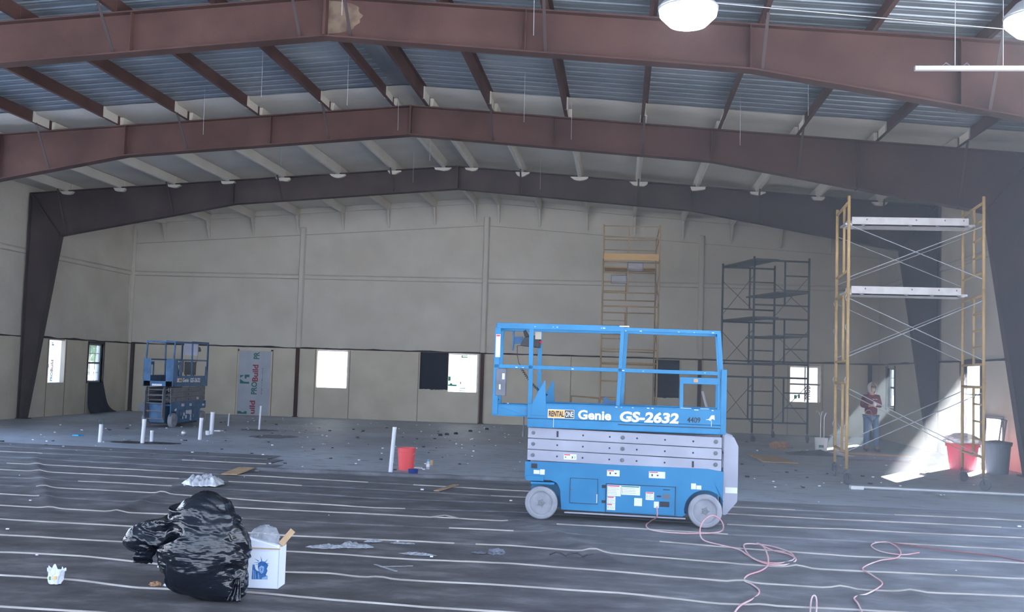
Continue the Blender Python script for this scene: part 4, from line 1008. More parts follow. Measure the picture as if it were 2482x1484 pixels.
for (x, y, z, wv, hv, lab) in ((4.18, 28.99, 4.25, 0.44, 0.24, 'slatted grey metal panel hung left on the tan scaffold'), (4.62, 28.96, 4.60, 0.44, 0.26, 'slatted grey metal panel hung just under the tan scaffold deck')):
    t = empty('slatted_panel', (x, y, z), lab, 'metal panel')
    MB().box(0, wv, 0, 0.02, 0, 0.02).box(0, wv, 0, 0.02, hv-0.02, hv).box(0, 0.02, 0, 0.02, 0, hv).box(wv-0.02, wv, 0, 0.02, 0, hv).build('frame', 'dgrey', t)
    sl = MB()
    for i in range(6): sl.box(0.02, wv-0.02, 0.003, 0.017, 0.03+i*(hv-0.05)/6, 0.03+i*(hv-0.05)/6+0.018)
    sl.build('slats', 'lgrey', t)
# low tan frame standing left of the tan tower, seen between the rails
tf = MB().tube([(3.05, 31.5, 0), (3.05, 31.5, 1.05), (4.0, 31.5, 1.0)], 0.03, 8).tube([(3.9, 31.5, 0), (3.9, 31.5, 1.0)], 0.03, 8).build('low_frame', 'yellow2')
tag(tf, 'low tan scaffold end frame standing left of the tan tower, seen through the lift rails', 'scaffold frame')
# pipe leaning by the back wall seen through the gate frame
tag(MB().tube([fl(1735, 1075)+V((0, 0, 0.0)), fl(1735, 1075)+V((-0.35, 0.3, 1.35))], 0.035, 10).build('leaning_pipe', 'pvc'), 'pale pipe standing tilted behind the lift gate frame', 'pipe')

# ------------------------------------------------------------------ pvc stub pipes
def pipe(u, v, h, r, lean, lab, loop=False):
    p = fl(u, v)
    t = empty('stub_pipe', (p.x, p.y, 0), lab, 'pipe', group='white plumbing stubs in the slab')
    MB().lathe([(r, 0), (r, h), (r*0.82, h), (r*0.82, h-0.05), (0.001, h-0.05)], (0, 0, 0), 20).build('pipe', 'pvc', t)
    for v_ in t.children[0].data.vertices: v_.co.x += lean*v_.co.z/h
    if loop:
        pts = [(lean+0.055*math.cos(a), 0, h+0.055+0.055*math.sin(a)) for a in [2*PI*i/16 for i in range(16)]]
        MB().tube(pts, 0.006, 6, closed=True).build('wire_loop', 'scafgrey', t)
    else: MB().lathe([(r*1.08, h-0.03), (r*1.08, h+0.002), (0.001, h+0.002)], (lean, 0, 0), 20).build('rim', 'white', t)
    return t
pipe(242, 1072, 0.37, 0.040, 0.01, 'white stub pipe with a wire loop on top, leftmost of the floor pipes', True)
pipe(345, 1075, 0.50, 0.040, 0.02, 'tall white stub pipe rising from a dark patch in front of the distant lift')
pipe(367, 1070, 0.23, 0.034, 0.0, 'shortest white stub pipe, beside the tall one in front of the distant lift')
pipe(484, 1066, 0.48, 0.040, 0.02, 'white stub pipe in front of the right wheel of the distant lift')
pipe(512, 1053, 0.53, 0.050, 0.01, 'thick pale stub pipe just right of the distant lift')
pipe(553, 1033, 0.34, 0.020, 0.01, 'thin short stub pipe between the distant lift and the printed doorway')
pipe(628, 1042, 0.62, 0.026, 0.02, 'slim white stub pipe standing in front of the printed doorway sheet')
pipe(946, 1148, 0.755, 0.033, 0.045, 'large white stub pipe beside the red bucket')

# ------------------------------------------------------------------ buckets and small things
def bucket(p, h, r, m, lab, name='bucket', handle=True, lid=False, cat='bucket'):
    t = empty(name, (p.x, p.y, 0), lab, cat)
    prof = [(0.001, 0.0), (r*0.86, 0), (r*0.87, 0.012), (r*0.965, h*0.80), (r*1.03, h*0.80), (r*1.03, h*0.825), (r*0.985, h*0.83), (r*0.99, h*0.97), (r*1.04, h*0.975), (r*1.04, h), (r*0.95, h), (r*0.84, 0.02), (0.001, 0.02)]
    MB().lathe(prof, (0, 0, 0), 32).build('body', m, t, smooth=False)
    if handle:
        pts = [(r*1.04*math.cos(a), -0.0-r*0.75*math.sin(a), h*0.86-0.10*math.sin(a)) for a in [PI*i/14 for i in range(15)]]
        MB().tube(pts, 0.003, 6).build('handle', 'zinc', t)
    return t
rb = bucket(fl(984, 1139), 0.372, 0.150, 'bucket_red', 'bright red plastic bucket in the middle of the floor beside the white pipe')
bl = fl(1001, 1150)
t = empty('small_tub', (bl.x, bl.y, 0), 'small dark blue tub with a red rim at the foot of the red bucket', 'tub')
MB().lathe([(0.001, 0), (0.075, 0), (0.082, 0.008), (0.082, 0.02), (0.001, 0.02)], (0, 0, 0), 24).build('base', 'red', t)
MB().lathe([(0.001, 0.02), (0.078, 0.02), (0.084, 0.075), (0.078, 0.085), (0.001, 0.085)], (0, 0, 0), 24).build('lid', mat('tub_blue', (0.01, 0.04, 0.22), 0.4), t)
bt = fl(1037, 1138)
t = empty('water_bottle', (bt.x, bt.y, 0), 'clear water bottle with a light blue cap right of the red bucket', 'bottle')
MB().lathe([(0.001, 0), (0.028, 0.0), (0.031, 0.01), (0.031, 0.10), (0.026, 0.125), (0.013, 0.145), (0.013, 0.150)], (0, 0, 0), 20).build('body', mat('clear_bottle', (0.75, 0.82, 0.88), 0.1, alpha=0.6), t, smooth=True)
MB().lathe([(0.0315, 0.045), (0.032, 0.045), (0.032, 0.09), (0.0315, 0.09)], (0, 0, 0), 20).build('label_band', 'white', t)
MB().lathe([(0.001, 0.178), (0.018, 0.178), (0.020, 0.142), (0.001, 0.142)], (0, 0, 0), 16).build('cap', mat('cap_blue', (0.03, 0.36, 0.65), 0.4), t)
cu_ = fl(1046, 1128)
tag(MB().lathe([(0.001, 0), (0.028, 0), (0.035, 0.09), (0.032, 0.09), (0.026, 0.005), (0.001, 0.005)], (cu_.x, cu_.y, 0), 16).build('paper_cup', 'card'), 'small tan paper cup behind the water bottle', 'cup')
sp = fl(1012, 1136)
tag(MB().prism([(sp.x-0.06, sp.y), (sp.x+0.10, sp.y-0.05), (sp.x+0.06, sp.y+0.16), (sp.x-0.04, sp.y+0.12)], 'z', 0.004, 0.02).build('paper_scrap', 'decal'), 'pale paper scrap on the floor at the right foot of the red bucket', 'paper')
# far stuff near the distant lift
gl = fl(445, 1056)
tag(MB().lathe([(0.001, 0), (0.04, 0.005), (0.065, 0.05), (0.05, 0.10), (0.001, 0.13)], (gl.x, gl.y, 0.0), 16).build('plastic_bottle', 'alu', smooth=True), 'shiny crumpled clear plastic bottle on the floor before the distant lift', 'bottle')
cp = fl(493, 1056)
tag(MB().lathe([(0.001, 0), (0.045, 0), (0.055, 0.10), (0.001, 0.10)], (cp.x, cp.y+0.25, 0), 16).build('paper_cup', 'white'), 'white cup on the floor between two white pipes, before the distant lift', 'cup')
for i, (u, v, m, lab) in enumerate(((188, 1057, 'cap_blue', 'pale blue plastic scrap on the floor near the left wall'), (530, 1046, 'decal', 'flat white scrap on the floor right of the thick pipe'))):
    p = fl(u, v); mm = bpy.data.materials.get('cap_blue') if m == 'cap_blue' else m
    tag(MB().prism([(p.x-0.10, p.y-0.05), (p.x+0.07, p.y-0.09), (p.x+0.11, p.y+0.05), (p.x-0.04, p.y+0.10)], 'z', 0.003, 0.03).build('plastic_scrap', mm), lab, 'scrap')

# right-hand group: white buckets, tools, insulation, boards
b1_ = bucket(fl(1990, 1101), 0.385, 0.150, 'white', 'white bucket with stirring tools standing in it, left of the yellow tower')
b2_ = bucket(fl(2036, 1096), 0.385, 0.150, 'white', 'white bucket behind the left posts of the yellow tower')
MB().box(-0.08, 0.03, -0.147, -0.144, 0.16, 0.22).build('label_band', 'green', b1_)
for j, (b_, ofs, lab) in enumerate(((b1_, -0.02, 'long wire whisk tool with hooked top standing in the left white bucket'), (b1_, 0.06, 'second hooked wire tool leaning in the left white bucket'), (b2_, 0.0, 'hooked wire tool standing in the bucket behind the yellow posts'))):
    x, y = b_.location.x+ofs, b_.location.y
    hh = 1.02 if j == 0 else (0.98 if j == 1 else 0.72)
    mb = MB().tube([(x, y, 0.03), (x+0.005, y, hh-0.12)], 0.008, 8)
    mb.tube([(x, y, hh-0.15), (x-0.05, y, hh-0.03), (x-0.09, y, hh), (x-0.10, y, hh-0.05)], 0.006, 6)
    mb.tube([(x, y, hh-0.15), (x+0.03, y, hh-0.03), (x+0.05, y, hh), (x+0.055, y, hh-0.05)], 0.006, 6)
    tag(mb.build('hooked_tool', 'alu'), lab, 'tool')
ip = fl(1890, 1091)
def blob(fn_r, nu, nv, c, zflat=0.0):
    g = MB()
    def f(a, b):
        th = 2*PI*a; ph = PI*b; d = V((math.cos(th)*math.sin(ph), math.sin(th)*math.sin(ph), -math.cos(ph)))
        r = fn_r(d); p = V(c)+V((d.x*r[0], d.y*r[1], d.z*r[2])); p.z = max(p.z, zflat); return p
    return g.grid(nu, nv, f)
o = blob(lambda d: [q*(1+0.30*fbm(d*3.1, 3)) for q in (0.22, 0.14, 0.105)], 40, 24, (ip.x, ip.y+0.1, 0.10), 0.0).build('cardboard_scrap_heap', 'brown')
tag(o, 'crumpled brown scrap heap on the floor left of the white bucket', 'scrap')
bd = [(1812, 1103), (1850, 1121), (1935, 1125), (1885, 1107)]
bp_ = [fl(*q) for q in bd]
tag(MB().prism([(q.x, q.y) for q in bp_], 'z', 0.003, 0.022).build('board', 'card', bevel=0.003), 'tan board lying flat on the floor right of the blue lift', 'board')
rg = fl(1965, 1102)
g = MB()
def fn(a, b):
    x = -0.55+1.2*a; y = -0.45+0.8*b; rr = 1-max(abs(a-0.5), abs(b-0.5))*2
    return (rg.x+x, rg.y+y, 0.008+max(0, 0.10*min(1, rr*2)*(0.6+fbm((x*2, y*2, 3)))))
tag(g.grid(24, 18, fn).build('dark_tarp', 'dgrey', smooth=True, solid=0.006), 'dark rumpled tarp on the floor in front of the left white bucket', 'tarp')
dpm = MB()
def fn(a, b):
    th = 2*PI*a; r_ = b*(0.42+0.12*fbm((math.cos(th), math.sin(th), 7))); return (9.55+r_*math.cos(th), 25.2+r_*0.8*math.sin(th), 0.004+0.10*(1-b)**1.3+0.01*fbm((th, b*4, 1)))
tag(dpm.grid(32, 8, fn).build('powder_pile', 'plank', smooth=True), 'low pale powder pile beside the left white bucket', 'powder')
tu = [fl(2062, 1183), fl(2450, 1199)]
tu = [V((8.33, 17.45, 0.035)), V((11.6, 17.25, 0.035))]
tag(MB().tube(tu, 0.028, 12).build('metal_tube', 'zinc'), 'long silver metal tube lying on the floor along the yellow tower', 'tube')
tag(MB().box(8.22, 8.42, 17.36, 17.50, 0.004, 0.06).build('white_block', 'white', bevel=0.004), 'small white block at the left end of the silver tube', 'block')
tag(MB().beam((9.6, 25.9, 0.03), (11.8, 25.2, 0.03), 0.09, 0.04).build('timber_stud', 'card'), 'timber stud lying on the sunlit floor behind the yellow tower', 'timber')
tag(MB().beam((9.4, 23.6, 0.025), (10.9, 23.9, 0.025), 0.04, 0.03).build('timber_batten', 'dgrey'), 'dark batten lying on the bright floor under the yellow tower', 'timber')
# red tub heaped with white bags, grey bin
rt_ = empty('red_tub', (11.52, 22.4, 0), 'red tub heaped with white plastic in the sunlight by the right doorway', 'tub')
MB().lathe([(0.001, 0), (0.25, 0), (0.31, 0.50), (0.33, 0.50), (0.33, 0.53), (0.29, 0.53), (0.235, 0.02), (0.001, 0.02)], (0, 0, 0), 32).build('body', mat('tub_pink', (0.70, 0.10, 0.16), 0.4), rt_)
MB().lathe([(0.305, 0.47), (0.335, 0.47), (0.335, 0.535), (0.305, 0.535)], (0, 0, 0), 32).build('rim', 'bucket_red', rt_)
tag(blob(lambda d: [q*(1+0.18*fbm(d*2.5, 4)) for q in (0.36, 0.34, 0.14)], 40, 24, (11.52, 22.4, 0.60)).build('plastic_bag', 'film'), 'white plastic bag heaped on top of the red tub', 'bag')
gb = empty('grey_bin', (11.98, 21.75, 0), 'grey round waste bin right of the red tub', 'bin')
MB().lathe([(0.001, 0), (0.20, 0), (0.25, 0.55), (0.27, 0.55), (0.27, 0.59), (0.235, 0.59), (0.19, 0.02), (0.001, 0.02)], (0, 0, 0), 28).build('body', mat('bin_grey', (0.22, 0.25, 0.33), 0.5), gb)
MB().lathe([(0.28, 0.59), (0.28, 0.62), (0.05, 0.66), (0.001, 0.66)], (0, 0, 0), 28).build('lid', 'dgrey', gb)
MB().box(XR-0.05, XR+0.02, 23.08, 23.15, 0.36, 1.06).box(XR-0.05, XR+0.02, 24.30, 24.37, 0.36, 1.06).box(XR-0.05, XR+0.02, 23.08, 24.37, 1.02, 1.08).box(XR-0.05, XR+0.02, 23.08, 24.37, 0.34, 0.40).build('window_8', 'vinyl', kind='structure')
lm = MB()
for y in (22.75, 23.0): lm.tube([(12.36, y, 0.0), (12.50, y, 1.02)], 0.018, 8)
lm.tube([(12.50, 22.72, 1.02), (12.50, 23.04, 1.02)], 0.016, 8)
tag(lm.build('leaning_rack', 'dgrey'), 'small dark two-legged frame leaning on the right wall behind the grey bin', 'frame')

# ------------------------------------------------------------------ black bag, box and litter in the foreground
def catmull(P, n):
    P = [V(p) for p in P]; out = []
    Q = [P[0]*2-P[1]]+P+[P[-1]*2-P[-2]]
    for i in range(1, len(Q)-2):
        for k in range(n):
            t = k/n; a, b, c, d = Q[i-1], Q[i], Q[i+1], Q[i+2]
            out.append(0.5*((2*b)+(-a+c)*t+(2*a-5*b+4*c-d)*t*t+(-a+3*b-3*c+d)*t**3))
    out.append(P[-1]); return out
# centre x, z, in-plane half width, depth half width
sec = [(1.66, -0.01, 0.02, 0.02), (1.66, 0.015, 0.15, 0.13), (1.61, 0.09, 0.215, 0.20), (1.54, 0.20, 0.295, 0.27), (1.515, 0.33, 0.325, 0.29),
       (1.50, 0.44, 0.315, 0.28), (1.455, 0.53, 0.25, 0.24), (1.34, 0.535, 0.155, 0.18), (1.20, 0.475, 0.115, 0.13), (1.06, 0.425, 0.118, 0.12), (0.96, 0.395, 0.095, 0.09), (0.90, 0.385, 0.035, 0.03), (0.885, 0.385, 0.004, 0.004)]
cen = catmull([(a, 0, b) for a, b, c, d in sec], 24); rad = catmull([(c, d, 0) for a, b, c, d in sec], 24)
bg_ = MB(); NS = 260; rows = []
for i, (p, r) in enumerate(zip(cen, rad)):
    q0, q1 = cen[max(0, i-1)], cen[min(len(cen)-1, i+1)]
    tn = (q1-q0).normalized(); tn = V((tn.x, 0, tn.z)).normalized()
    if i < 80: tn = V((0, 0, 1)).lerp(tn, max(0, (i-20)/60)).normalized()
    nn = V((tn.z, 0, -tn.x)); row = []
    for k in range(NS):
        a = 2*PI*k/NS; d = nn*math.cos(a)*max(r.x, 0.002) + V((0, 1, 0))*math.sin(a)*max(r.y, 0.002)
        co = p+d; s_ = i/len(cen)
        wp = fbm((co.x*2.2, co.y*2.2, co.z*2.2+5), 3)*0.6
        f1 = 1-abs(fbm((co.x*3.2+wp, co.y*3.0+wp, co.z*9.5+co.x*2.2+wp*2.0), 3))*2.2
        f2 = 1-abs(fbm((co.x*9+3, co.y*9, co.z*9), 3))*2
        amp = 0.019 if s_ < 0.55 else 0.028
        pq_ = max(0.15, min(1.5, 0.7+2.2*fbm((co.x*2.6+7, co.y*2.6, co.z*2.6), 2)))
        co += d.normalized()*(amp*pq_*(f1-0.4)+0.004*(f2-0.5)+0.014*fbm((co.x*3, co.y*3, co.z*3+2), 2))*min(1, r.x*9)
        co.z -= 0.0; co.y += 7.44
        co.z = max(co.z, 0.02)
        row.append(bg_.bm.verts.new(co))
    rows.append(row)
for A, B in zip(rows, rows[1:]):
    for k in range(NS): bg_.bm.faces.new((A[k], A[(k+1) % NS], B[(k+1) % NS], B[k]))
bag = bg_.build('rubbish_bag', 'bag', smooth=True)
tag(bag, 'full shiny black rubbish bag slumped on the floor left of the white box', 'rubbish bag')
tl = MB()
def fn(a, b):
    x = 1.79+0.10*(a-0.5)*(1.2-b)+0.02*b; z = 0.025+0.16*b; return (x, 7.30+0.05*b+0.012*math.sin(a*22)+0.01*fbm((a*4, b*3, 1)), z)
tl.grid(26, 10, fn).build('bag_tail', 'bag', bag, smooth=True, solid=0.003)
def fn(a, b):
    return (1.06+0.10*a-0.03*b, 7.30+0.10*a+0.02*math.sin(b*9), 0.36-0.10*b-0.02*a+0.01*fbm((a*5, b*5, 2)))
MB().grid(16, 10, fn).build('bag_tail', 'bag', bag, smooth=True, solid=0.003)

BX, BY = 1.700, 7.80
bx = empty('cardboard_box', (BX, BY, 0.018), 'white cardboard box with a blue crowned figure print, right of the black rubbish bag', 'box', math.radians(3))
W_, D_, H_ = 0.252, 0.20, 0.305
MB().box(0, W_, 0, 0.004, 0, H_).box(0, W_, D_-0.004, D_, 0, H_).box(0, 0.004, 0, D_, 0, H_).box(W_-0.004, W_, 0, D_, 0, H_).box(0, W_, 0, D_, 0, 0.004).build('carton', 'boxwhite', bx)
MB().prism([(-0.012, H_-0.004), (W_+0.006, H_-0.010), (W_+0.002, H_+0.006), (W_-0.02, H_+0.022), (-0.016, H_+0.078)], 'y', -0.012, 0.05).build('front_flap', 'decal', bx, bevel=0.006)
MB().box(-0.008, W_+0.008, -0.014, -0.006, H_-0.006, H_+0.002).build('flap_edge', 'card', bx)
MB().beam((W_-0.008, 0.06, H_+0.02), (W_+0.072, 0.10, H_+0.125), 0.006, 0.045, (-0.8, 0, 0.6)).build('side_flap', 'card', bx)
MB().box(W_-0.003, W_+0.001, 0, D_, H_, H_+0.01).build('side_flap', 'card', bx)
o = blob(lambda d: [q*(1+0.16*fbm(d*3.5, 4)) for q in (0.115, 0.085, 0.12)], 44, 26, (0.105, 0.10, H_+0.035))
o.build('clear_bag', 'clear', bx, smooth=True)
def pm(poly, m, nm, yo):
    pts = [((u-265)/640*W_, (1360-v)/815*H_) for u, v in poly]
    MB().face([(x, yo, z) for x, z in pts]).build(nm, m, bx)
pm([(392, 885), (430, 890), (452, 975), (480, 1005), (520, 1020), (700, 1110), (698, 1175), (385, 1185)], 'boxblue', 'print', -0.0004)
pm([(500, 850), (560, 815), (625, 820), (682, 862), (695, 905), (672, 960), (690, 1000), (668, 1060), (640, 1140), (590, 1130), (560, 1080), (522, 1020), (498, 940)], 'boxblue', 'print', -0.0008)
M['printlight'] = mat('print_light', (0.30, 0.46, 0.72), 0.6)
pm([(515, 950), (560, 905), (612, 915), (622, 955), (606, 1040), (575, 1070), (532, 1022)], 'printlight', 'print', -0.0012)
pm([(572, 940), (582, 940), (588, 1005), (560, 1008)], 'boxblue', 'print', -0.0015)
pm([(525, 965), (558, 955), (558, 962), (527, 974)], 'boxblue', 'print', -0.0015); pm([(590, 955), (618, 965), (618, 973), (590, 963)], 'boxblue', 'print', -0.0015)
pm([(560, 1035), (590, 1030), (588, 1038), (562, 1043)], 'boxblue', 'print', -0.0015)
pm([(405, 1000), (418, 1000), (430, 1170), (415, 1170)], 'printlight', 'print', -0.0012); pm([(440, 1020), (452, 1030), (470, 1170), (455, 1170)], 'printlight', 'print', -0.0012)
pm([(500, 1050), (515, 1060), (540, 1170), (520, 1170)], 'printlight', 'print', -0.0012); pm([(580, 1150), (698, 1100), (698, 1170), (590, 1175)], 'printlight', 'print', -0.0012)
for tip, b1x, b2x in (((415, 760), (505, 828), (518, 812)), ((541, 708), (560, 815), (580, 812)), ((692, 762), (632, 822), (648, 832)), ((722, 845), (678, 852), (682, 868)), ((716, 888), (688, 878), (690, 895)), ((405, 845), (500, 845), (500, 858)), ((410, 892), (498, 882), (498, 893))):
    pm([tip, b1x, b2x], 'boxblue', 'print', -0.0006)

# crumpled white paper bag, left foreground
cp_ = fl(134, 1420)
def cup(a, b):
    th = 2*PI*a; h = 0.105*b; r = 0.045+0.022*b+0.016*fbm((math.cos(th)*1.8, math.sin(th)*1.8, b*2), 3)
    top = 0.035*fbm((math.cos(th)*2.6, math.sin(th)*2.6, 9), 3)+0.012*math.sin(th*3) if b == 1 else 0
    return (cp_.x+r*math.cos(th), cp_.y+r*0.8*math.sin(th), max(0.017, 0.017+h+top))
o = MB().grid(48, 10, cup).build('crumpled_paper_bag', 'decal', solid=0.003)
tag(o, 'crumpled white paper bag with yellow and green print, alone at the left foreground', 'paper bag')
MB().box(cp_.x+0.012, cp_.x+0.030, cp_.y-0.052, cp_.y-0.046, 0.055, 0.080).build('print', 'orange_decal', o)
MB().box(cp_.x-0.026, cp_.x-0.014, cp_.y-0.052, cp_.y-0.046, 0.050, 0.076).build('print', mat('print_leaf', (0.12, 0.30, 0.10), 0.6), o)
for u, v, m, nm, lab, sz in ((377, 1425, 'brown', 'crumb_scrap', 'small rusty brown crumb of rubbish beside the black bag', 0.03), (407, 1426, 'decal', 'tissue_scrap', 'small white tissue scrap at the left foot of the black bag', 0.022),
                             (1203, 1347, 'dgrey', 'dark_rag', 'small dark crumpled rag on the underlay between two white lines', 0.05)):
    p = fl(u, v)
    tag(blob(lambda d: [q*(1+0.4*fbm(d*2.7+p, 3)) for q in (sz*1.5, sz, sz*0.7)], 24, 14, (p.x, p.y, 0.015+sz*0.3), 0.012).build(nm, m), lab, 'scrap')
def film_scrap(uv, w_, d_, h_, m, nm, lab, ang=0.0, cat='plastic scrap', seed=0, hole=True):
    p = fl(*uv); g = MB(); ca, sa = math.cos(ang), math.sin(ang)
    def f(a, b):
        x = (a-0.5)*w_*(1-0.5*abs(b-0.5)+0.3*fbm((b*3, seed, 1))); y = (b-0.5)*d_*(1-0.6*abs(a-0.5)+0.4*fbm((a*4, seed, 2)))
        e = min(1, 4*min(a, 1-a, b, 1-b)+0.15)
        return (p.x+x*ca-y*sa, p.y+x*sa+y*ca, 0.019+e*h_*(0.35+0.5*abs(fbm((a*2.6, b*2.4, seed), 4))+0.25*fbm((a*7, b*6, seed), 2)))
    return tag(g.grid(36, 18, f).build(nm, m, smooth=True, solid=0.002), lab, cat)
film_scrap((492, 1178), 0.60, 0.75, 0.20, 'film', 'plastic_sheet', 'white crumpled plastic sheet lying on the underlay behind the black bag', 0.3, 'plastic sheet', 3)
film_scrap((790, 1333), 0.34, 0.16, 0.05, 'clear', 'film_scrap', 'clear film scrap right of the box, left one of a pair', 0.2, seed=5)
film_scrap((862, 1331), 0.36, 0.20, 0.06, 'clear', 'film_scrap', 'clear film scrap right of the box, right one of a pair', -0.1, seed=8)
film_scrap((905, 1318), 0.20, 0.12, 0.03, 'clear', 'film_scrap', 'thin bent clear film strip just behind the pair of film scraps', 0.6, seed=9)
film_scrap((976, 1323), 0.24, 0.06, 0.02, 'clear', 'film_scrap', 'narrow clear film strip between two white lines, centre foreground', 0.0, seed=11)
film_scrap((1012, 1350), 0.32, 0.10, 0.03, 'clear', 'film_scrap', 'clear film strip touching a white line, centre foreground', -0.05, seed=12)
film_scrap((1350-190, 1353-7), 0.0001+0.14, 0.08, 0.02, 'dgrey', 'rag_scrap', 'tiny dark scrap on the underlay, centre foreground', 0.0, seed=14)
pq = fl(948, 1384)
tag(MB().beam((pq.x-0.17, pq.y+0.12, 0.024), (pq.x+0.07, pq.y-0.13, 0.024), 0.028, 0.003).beam((pq.x-0.10, pq.y+0.02, 0.026), (pq.x+0.16, pq.y+0.13, 0.026), 0.016, 0.003).build('tape_strips', 'clear'), 'crossed strips of clear tape lying on the underlay, centre foreground', 'tape')
pq = fl(1075, 1258)
tag(MB().beam((pq.x-0.16, pq.y-0.10, 0.025), (pq.x, pq.y+0.10, 0.03), 0.05, 0.004).beam((pq.x, pq.y+0.10, 0.03), (pq.x+0.22, pq.y-0.10, 0.025), 0.04, 0.004).build('bent_paper_strip', 'cord'), 'bent pale paper strip on the underlay between red bucket and blue lift', 'paper')
pq = fl(1078, 1187)
tag(MB().beam((pq.x-0.05, pq.y-0.42, 0.025), (pq.x+0.10, pq.y+0.42, 0.03), 0.08, 0.012).build('wood_strip', 'card'), 'short tan wood strip lying on the underlay in front of the water bottle', 'wood strip')
a, b = fl(555, 1155), fl(598, 1143)
tag(MB().beam(a+V((0, 0, 0.03)), b+V((0, 0, 0.06)), 0.25, 0.012).build('torn_underlay_corner', 'card'), 'torn tan paper corner at the left end of the folded underlay edge', 'paper')
# twisted dark twig-like wire in front of the lift
p = fl(1390, 1355)
tag(MB().tube([(p.x-0.22+0.05*i, p.y+0.04*math.sin(i*1.7), 0.03+0.02*abs(math.sin(i*2.1))) for i in range(9)], 0.007, 6).build('twisted_wire', 'black'), 'twisted dark wire on the underlay by the kinked white line', 'wire')
# flecks nobody could count
g = MB(); random.seed(11)
for i in range(430):
    x, y = random.uniform(-10, 11), random.uniform(8, 33)
    if y < 17 and random.random() < 0.75: continue
    r = random.uniform(0.006, 0.022); z = 0.02 if y < 16.5 else 0.002
    g.box(x-r, x+r, y-r, y+r*0.6, z, z+r*0.8)
g.build('white_debris', 'decal', kind='stuff', label='white foam flecks scattered over the floor', category='debris')
g = MB()
for i in range(120):
    x, y = random.uniform(-8, 9), random.uniform(17, 31)
    r = random.uniform(0.01, 0.035); g.box(x-r, x+r, y-r, y+r*0.6, 0.002, r*0.7)
for u, v in ((1067, 1057), (1083, 1055), (1105, 1053), (1140, 1047), (1180, 1042), (1034, 1019)):
    p = fl(u, v); g.lathe([(0.001, 0.0), (0.06, 0.0), (0.05, 0.05), (0.001, 0.06)], p, 7)
g.build('dark_debris', 'ink', kind='stuff', label='dark chips scattered over the concrete floor', category='debris')
# dark soil patches round the stub pipes
def patch(u, v, a, b, m, lab, seed):
    p = fl(u, v); N = 40; g = MB()
    g.prism([(p.x+a*math.cos(2*PI*i/N)*(1+0.35*fbm((math.cos(2*PI*i/N)*2, math.sin(2*PI*i/N)*2, seed))), p.y+b*math.sin(2*PI*i/N)*(1+0.35*fbm((math.cos(2*PI*i/N)*2, math.sin(2*PI*i/N)*2, seed+5)))) for i in range(N)], 'z', 0.0, 0.006)
    tag(g.build('soil_patch', m), lab, 'soil patch')
patch(352, 1074, 0.75, 0.30, 'black', 'dark soil patch round the tall white stub pipe', 1)
patch(627, 1043, 0.45, 0.30, 'black', 'dark soil patch round the slim pipe by the printed doorway', 2)
patch(662, 1059, 0.55, 0.60, 'dgrey', 'grey damp patch on the floor in front of the slim pipe', 3)

# ------------------------------------------------------------------ cords
def cord(pts, r, m, nm, lab, cat='cord', n=8):
    P = [q if isinstance(q, V) else (fl(q[0], q[1])+V((0, 0, 0.024+(q[2] if len(q) > 2 else 0)))) for q in pts]
    return tag(MB().tube(catmull(P, n), r, 8).build(nm, m, smooth=True), lab, cat)
e1 = V((math.cos(math.radians(-3.5)), math.sin(math.radians(-3.5)), 0)); o1 = V((3.615, 12.224, 0))
cord([o1+e1*1.335+V((0, -0.02, 0.235)), o1+e1*1.335+V((0, -0.06, 0.13)), (1577, 1268), (1566, 1279), (1578, 1290), (1625, 1297), (1690, 1299), (1742, 1300, 0.02), (1753, 1302, 0.08), (1745, 1304, 0.17), (1724, 1306, 0.22),
      (1703, 1309, 0.17), (1696, 1312, 0.07), (1706, 1318, 0.01), (1745, 1327), (1790, 1338), (1812, 1352), (1845, 1368), (1890, 1372), (1924, 1362), (1915, 1346), (1880, 1333), (1842, 1326), (1806, 1325), (1806, 1338),
      (1822, 1358), (1860, 1374), (1905, 1376), (1929, 1364), (1912, 1350), (1872, 1340), (1836, 1328, 0.02), (1850, 1338, 0.03), (1860, 1360, 0.03), (1861, 1376), (1845, 1390), (1812, 1402), (1804, 1415), (1822, 1424), (1840, 1440), (1828, 1458), (1795, 1476), (1776, 1500), (1760, 1530)],
     0.0075, 'hose', 'extension_cord', 'pink and white extension cord looping from the blue lift charger across the underlay')
cord([(2228, 1346), (2185, 1351), (2135, 1343), (2112, 1330), (2122, 1322), (2150, 1320), (2172, 1330), (2183, 1346), (2172, 1359), (2130, 1366), (2091, 1384), (2112, 1400), (2137, 1418), (2132, 1430), (2102, 1447), (2071, 1456), (2080, 1472), (2092, 1500), (2100, 1530)],
     0.0065, 'hose', 'extension_cord', 'pink cord zigzagging over the underlay at the right foreground')
cord([(2155, 1321), (2200, 1327), (2300, 1341), (2400, 1352), (2482, 1367), (2600, 1392)], 0.006, 'hose2', 'extension_cord', 'dull red cord running off to the right from the pink one')
cord([(1963, 1505), (1965, 1480, 0.02), (1968, 1476, 0.06), (1974, 1476, 0.075), (1979, 1480, 0.05), (1978, 1505)], 0.006, 'hose', 'cord_loop', 'small upright pink cord loop at the bottom edge of the photo')

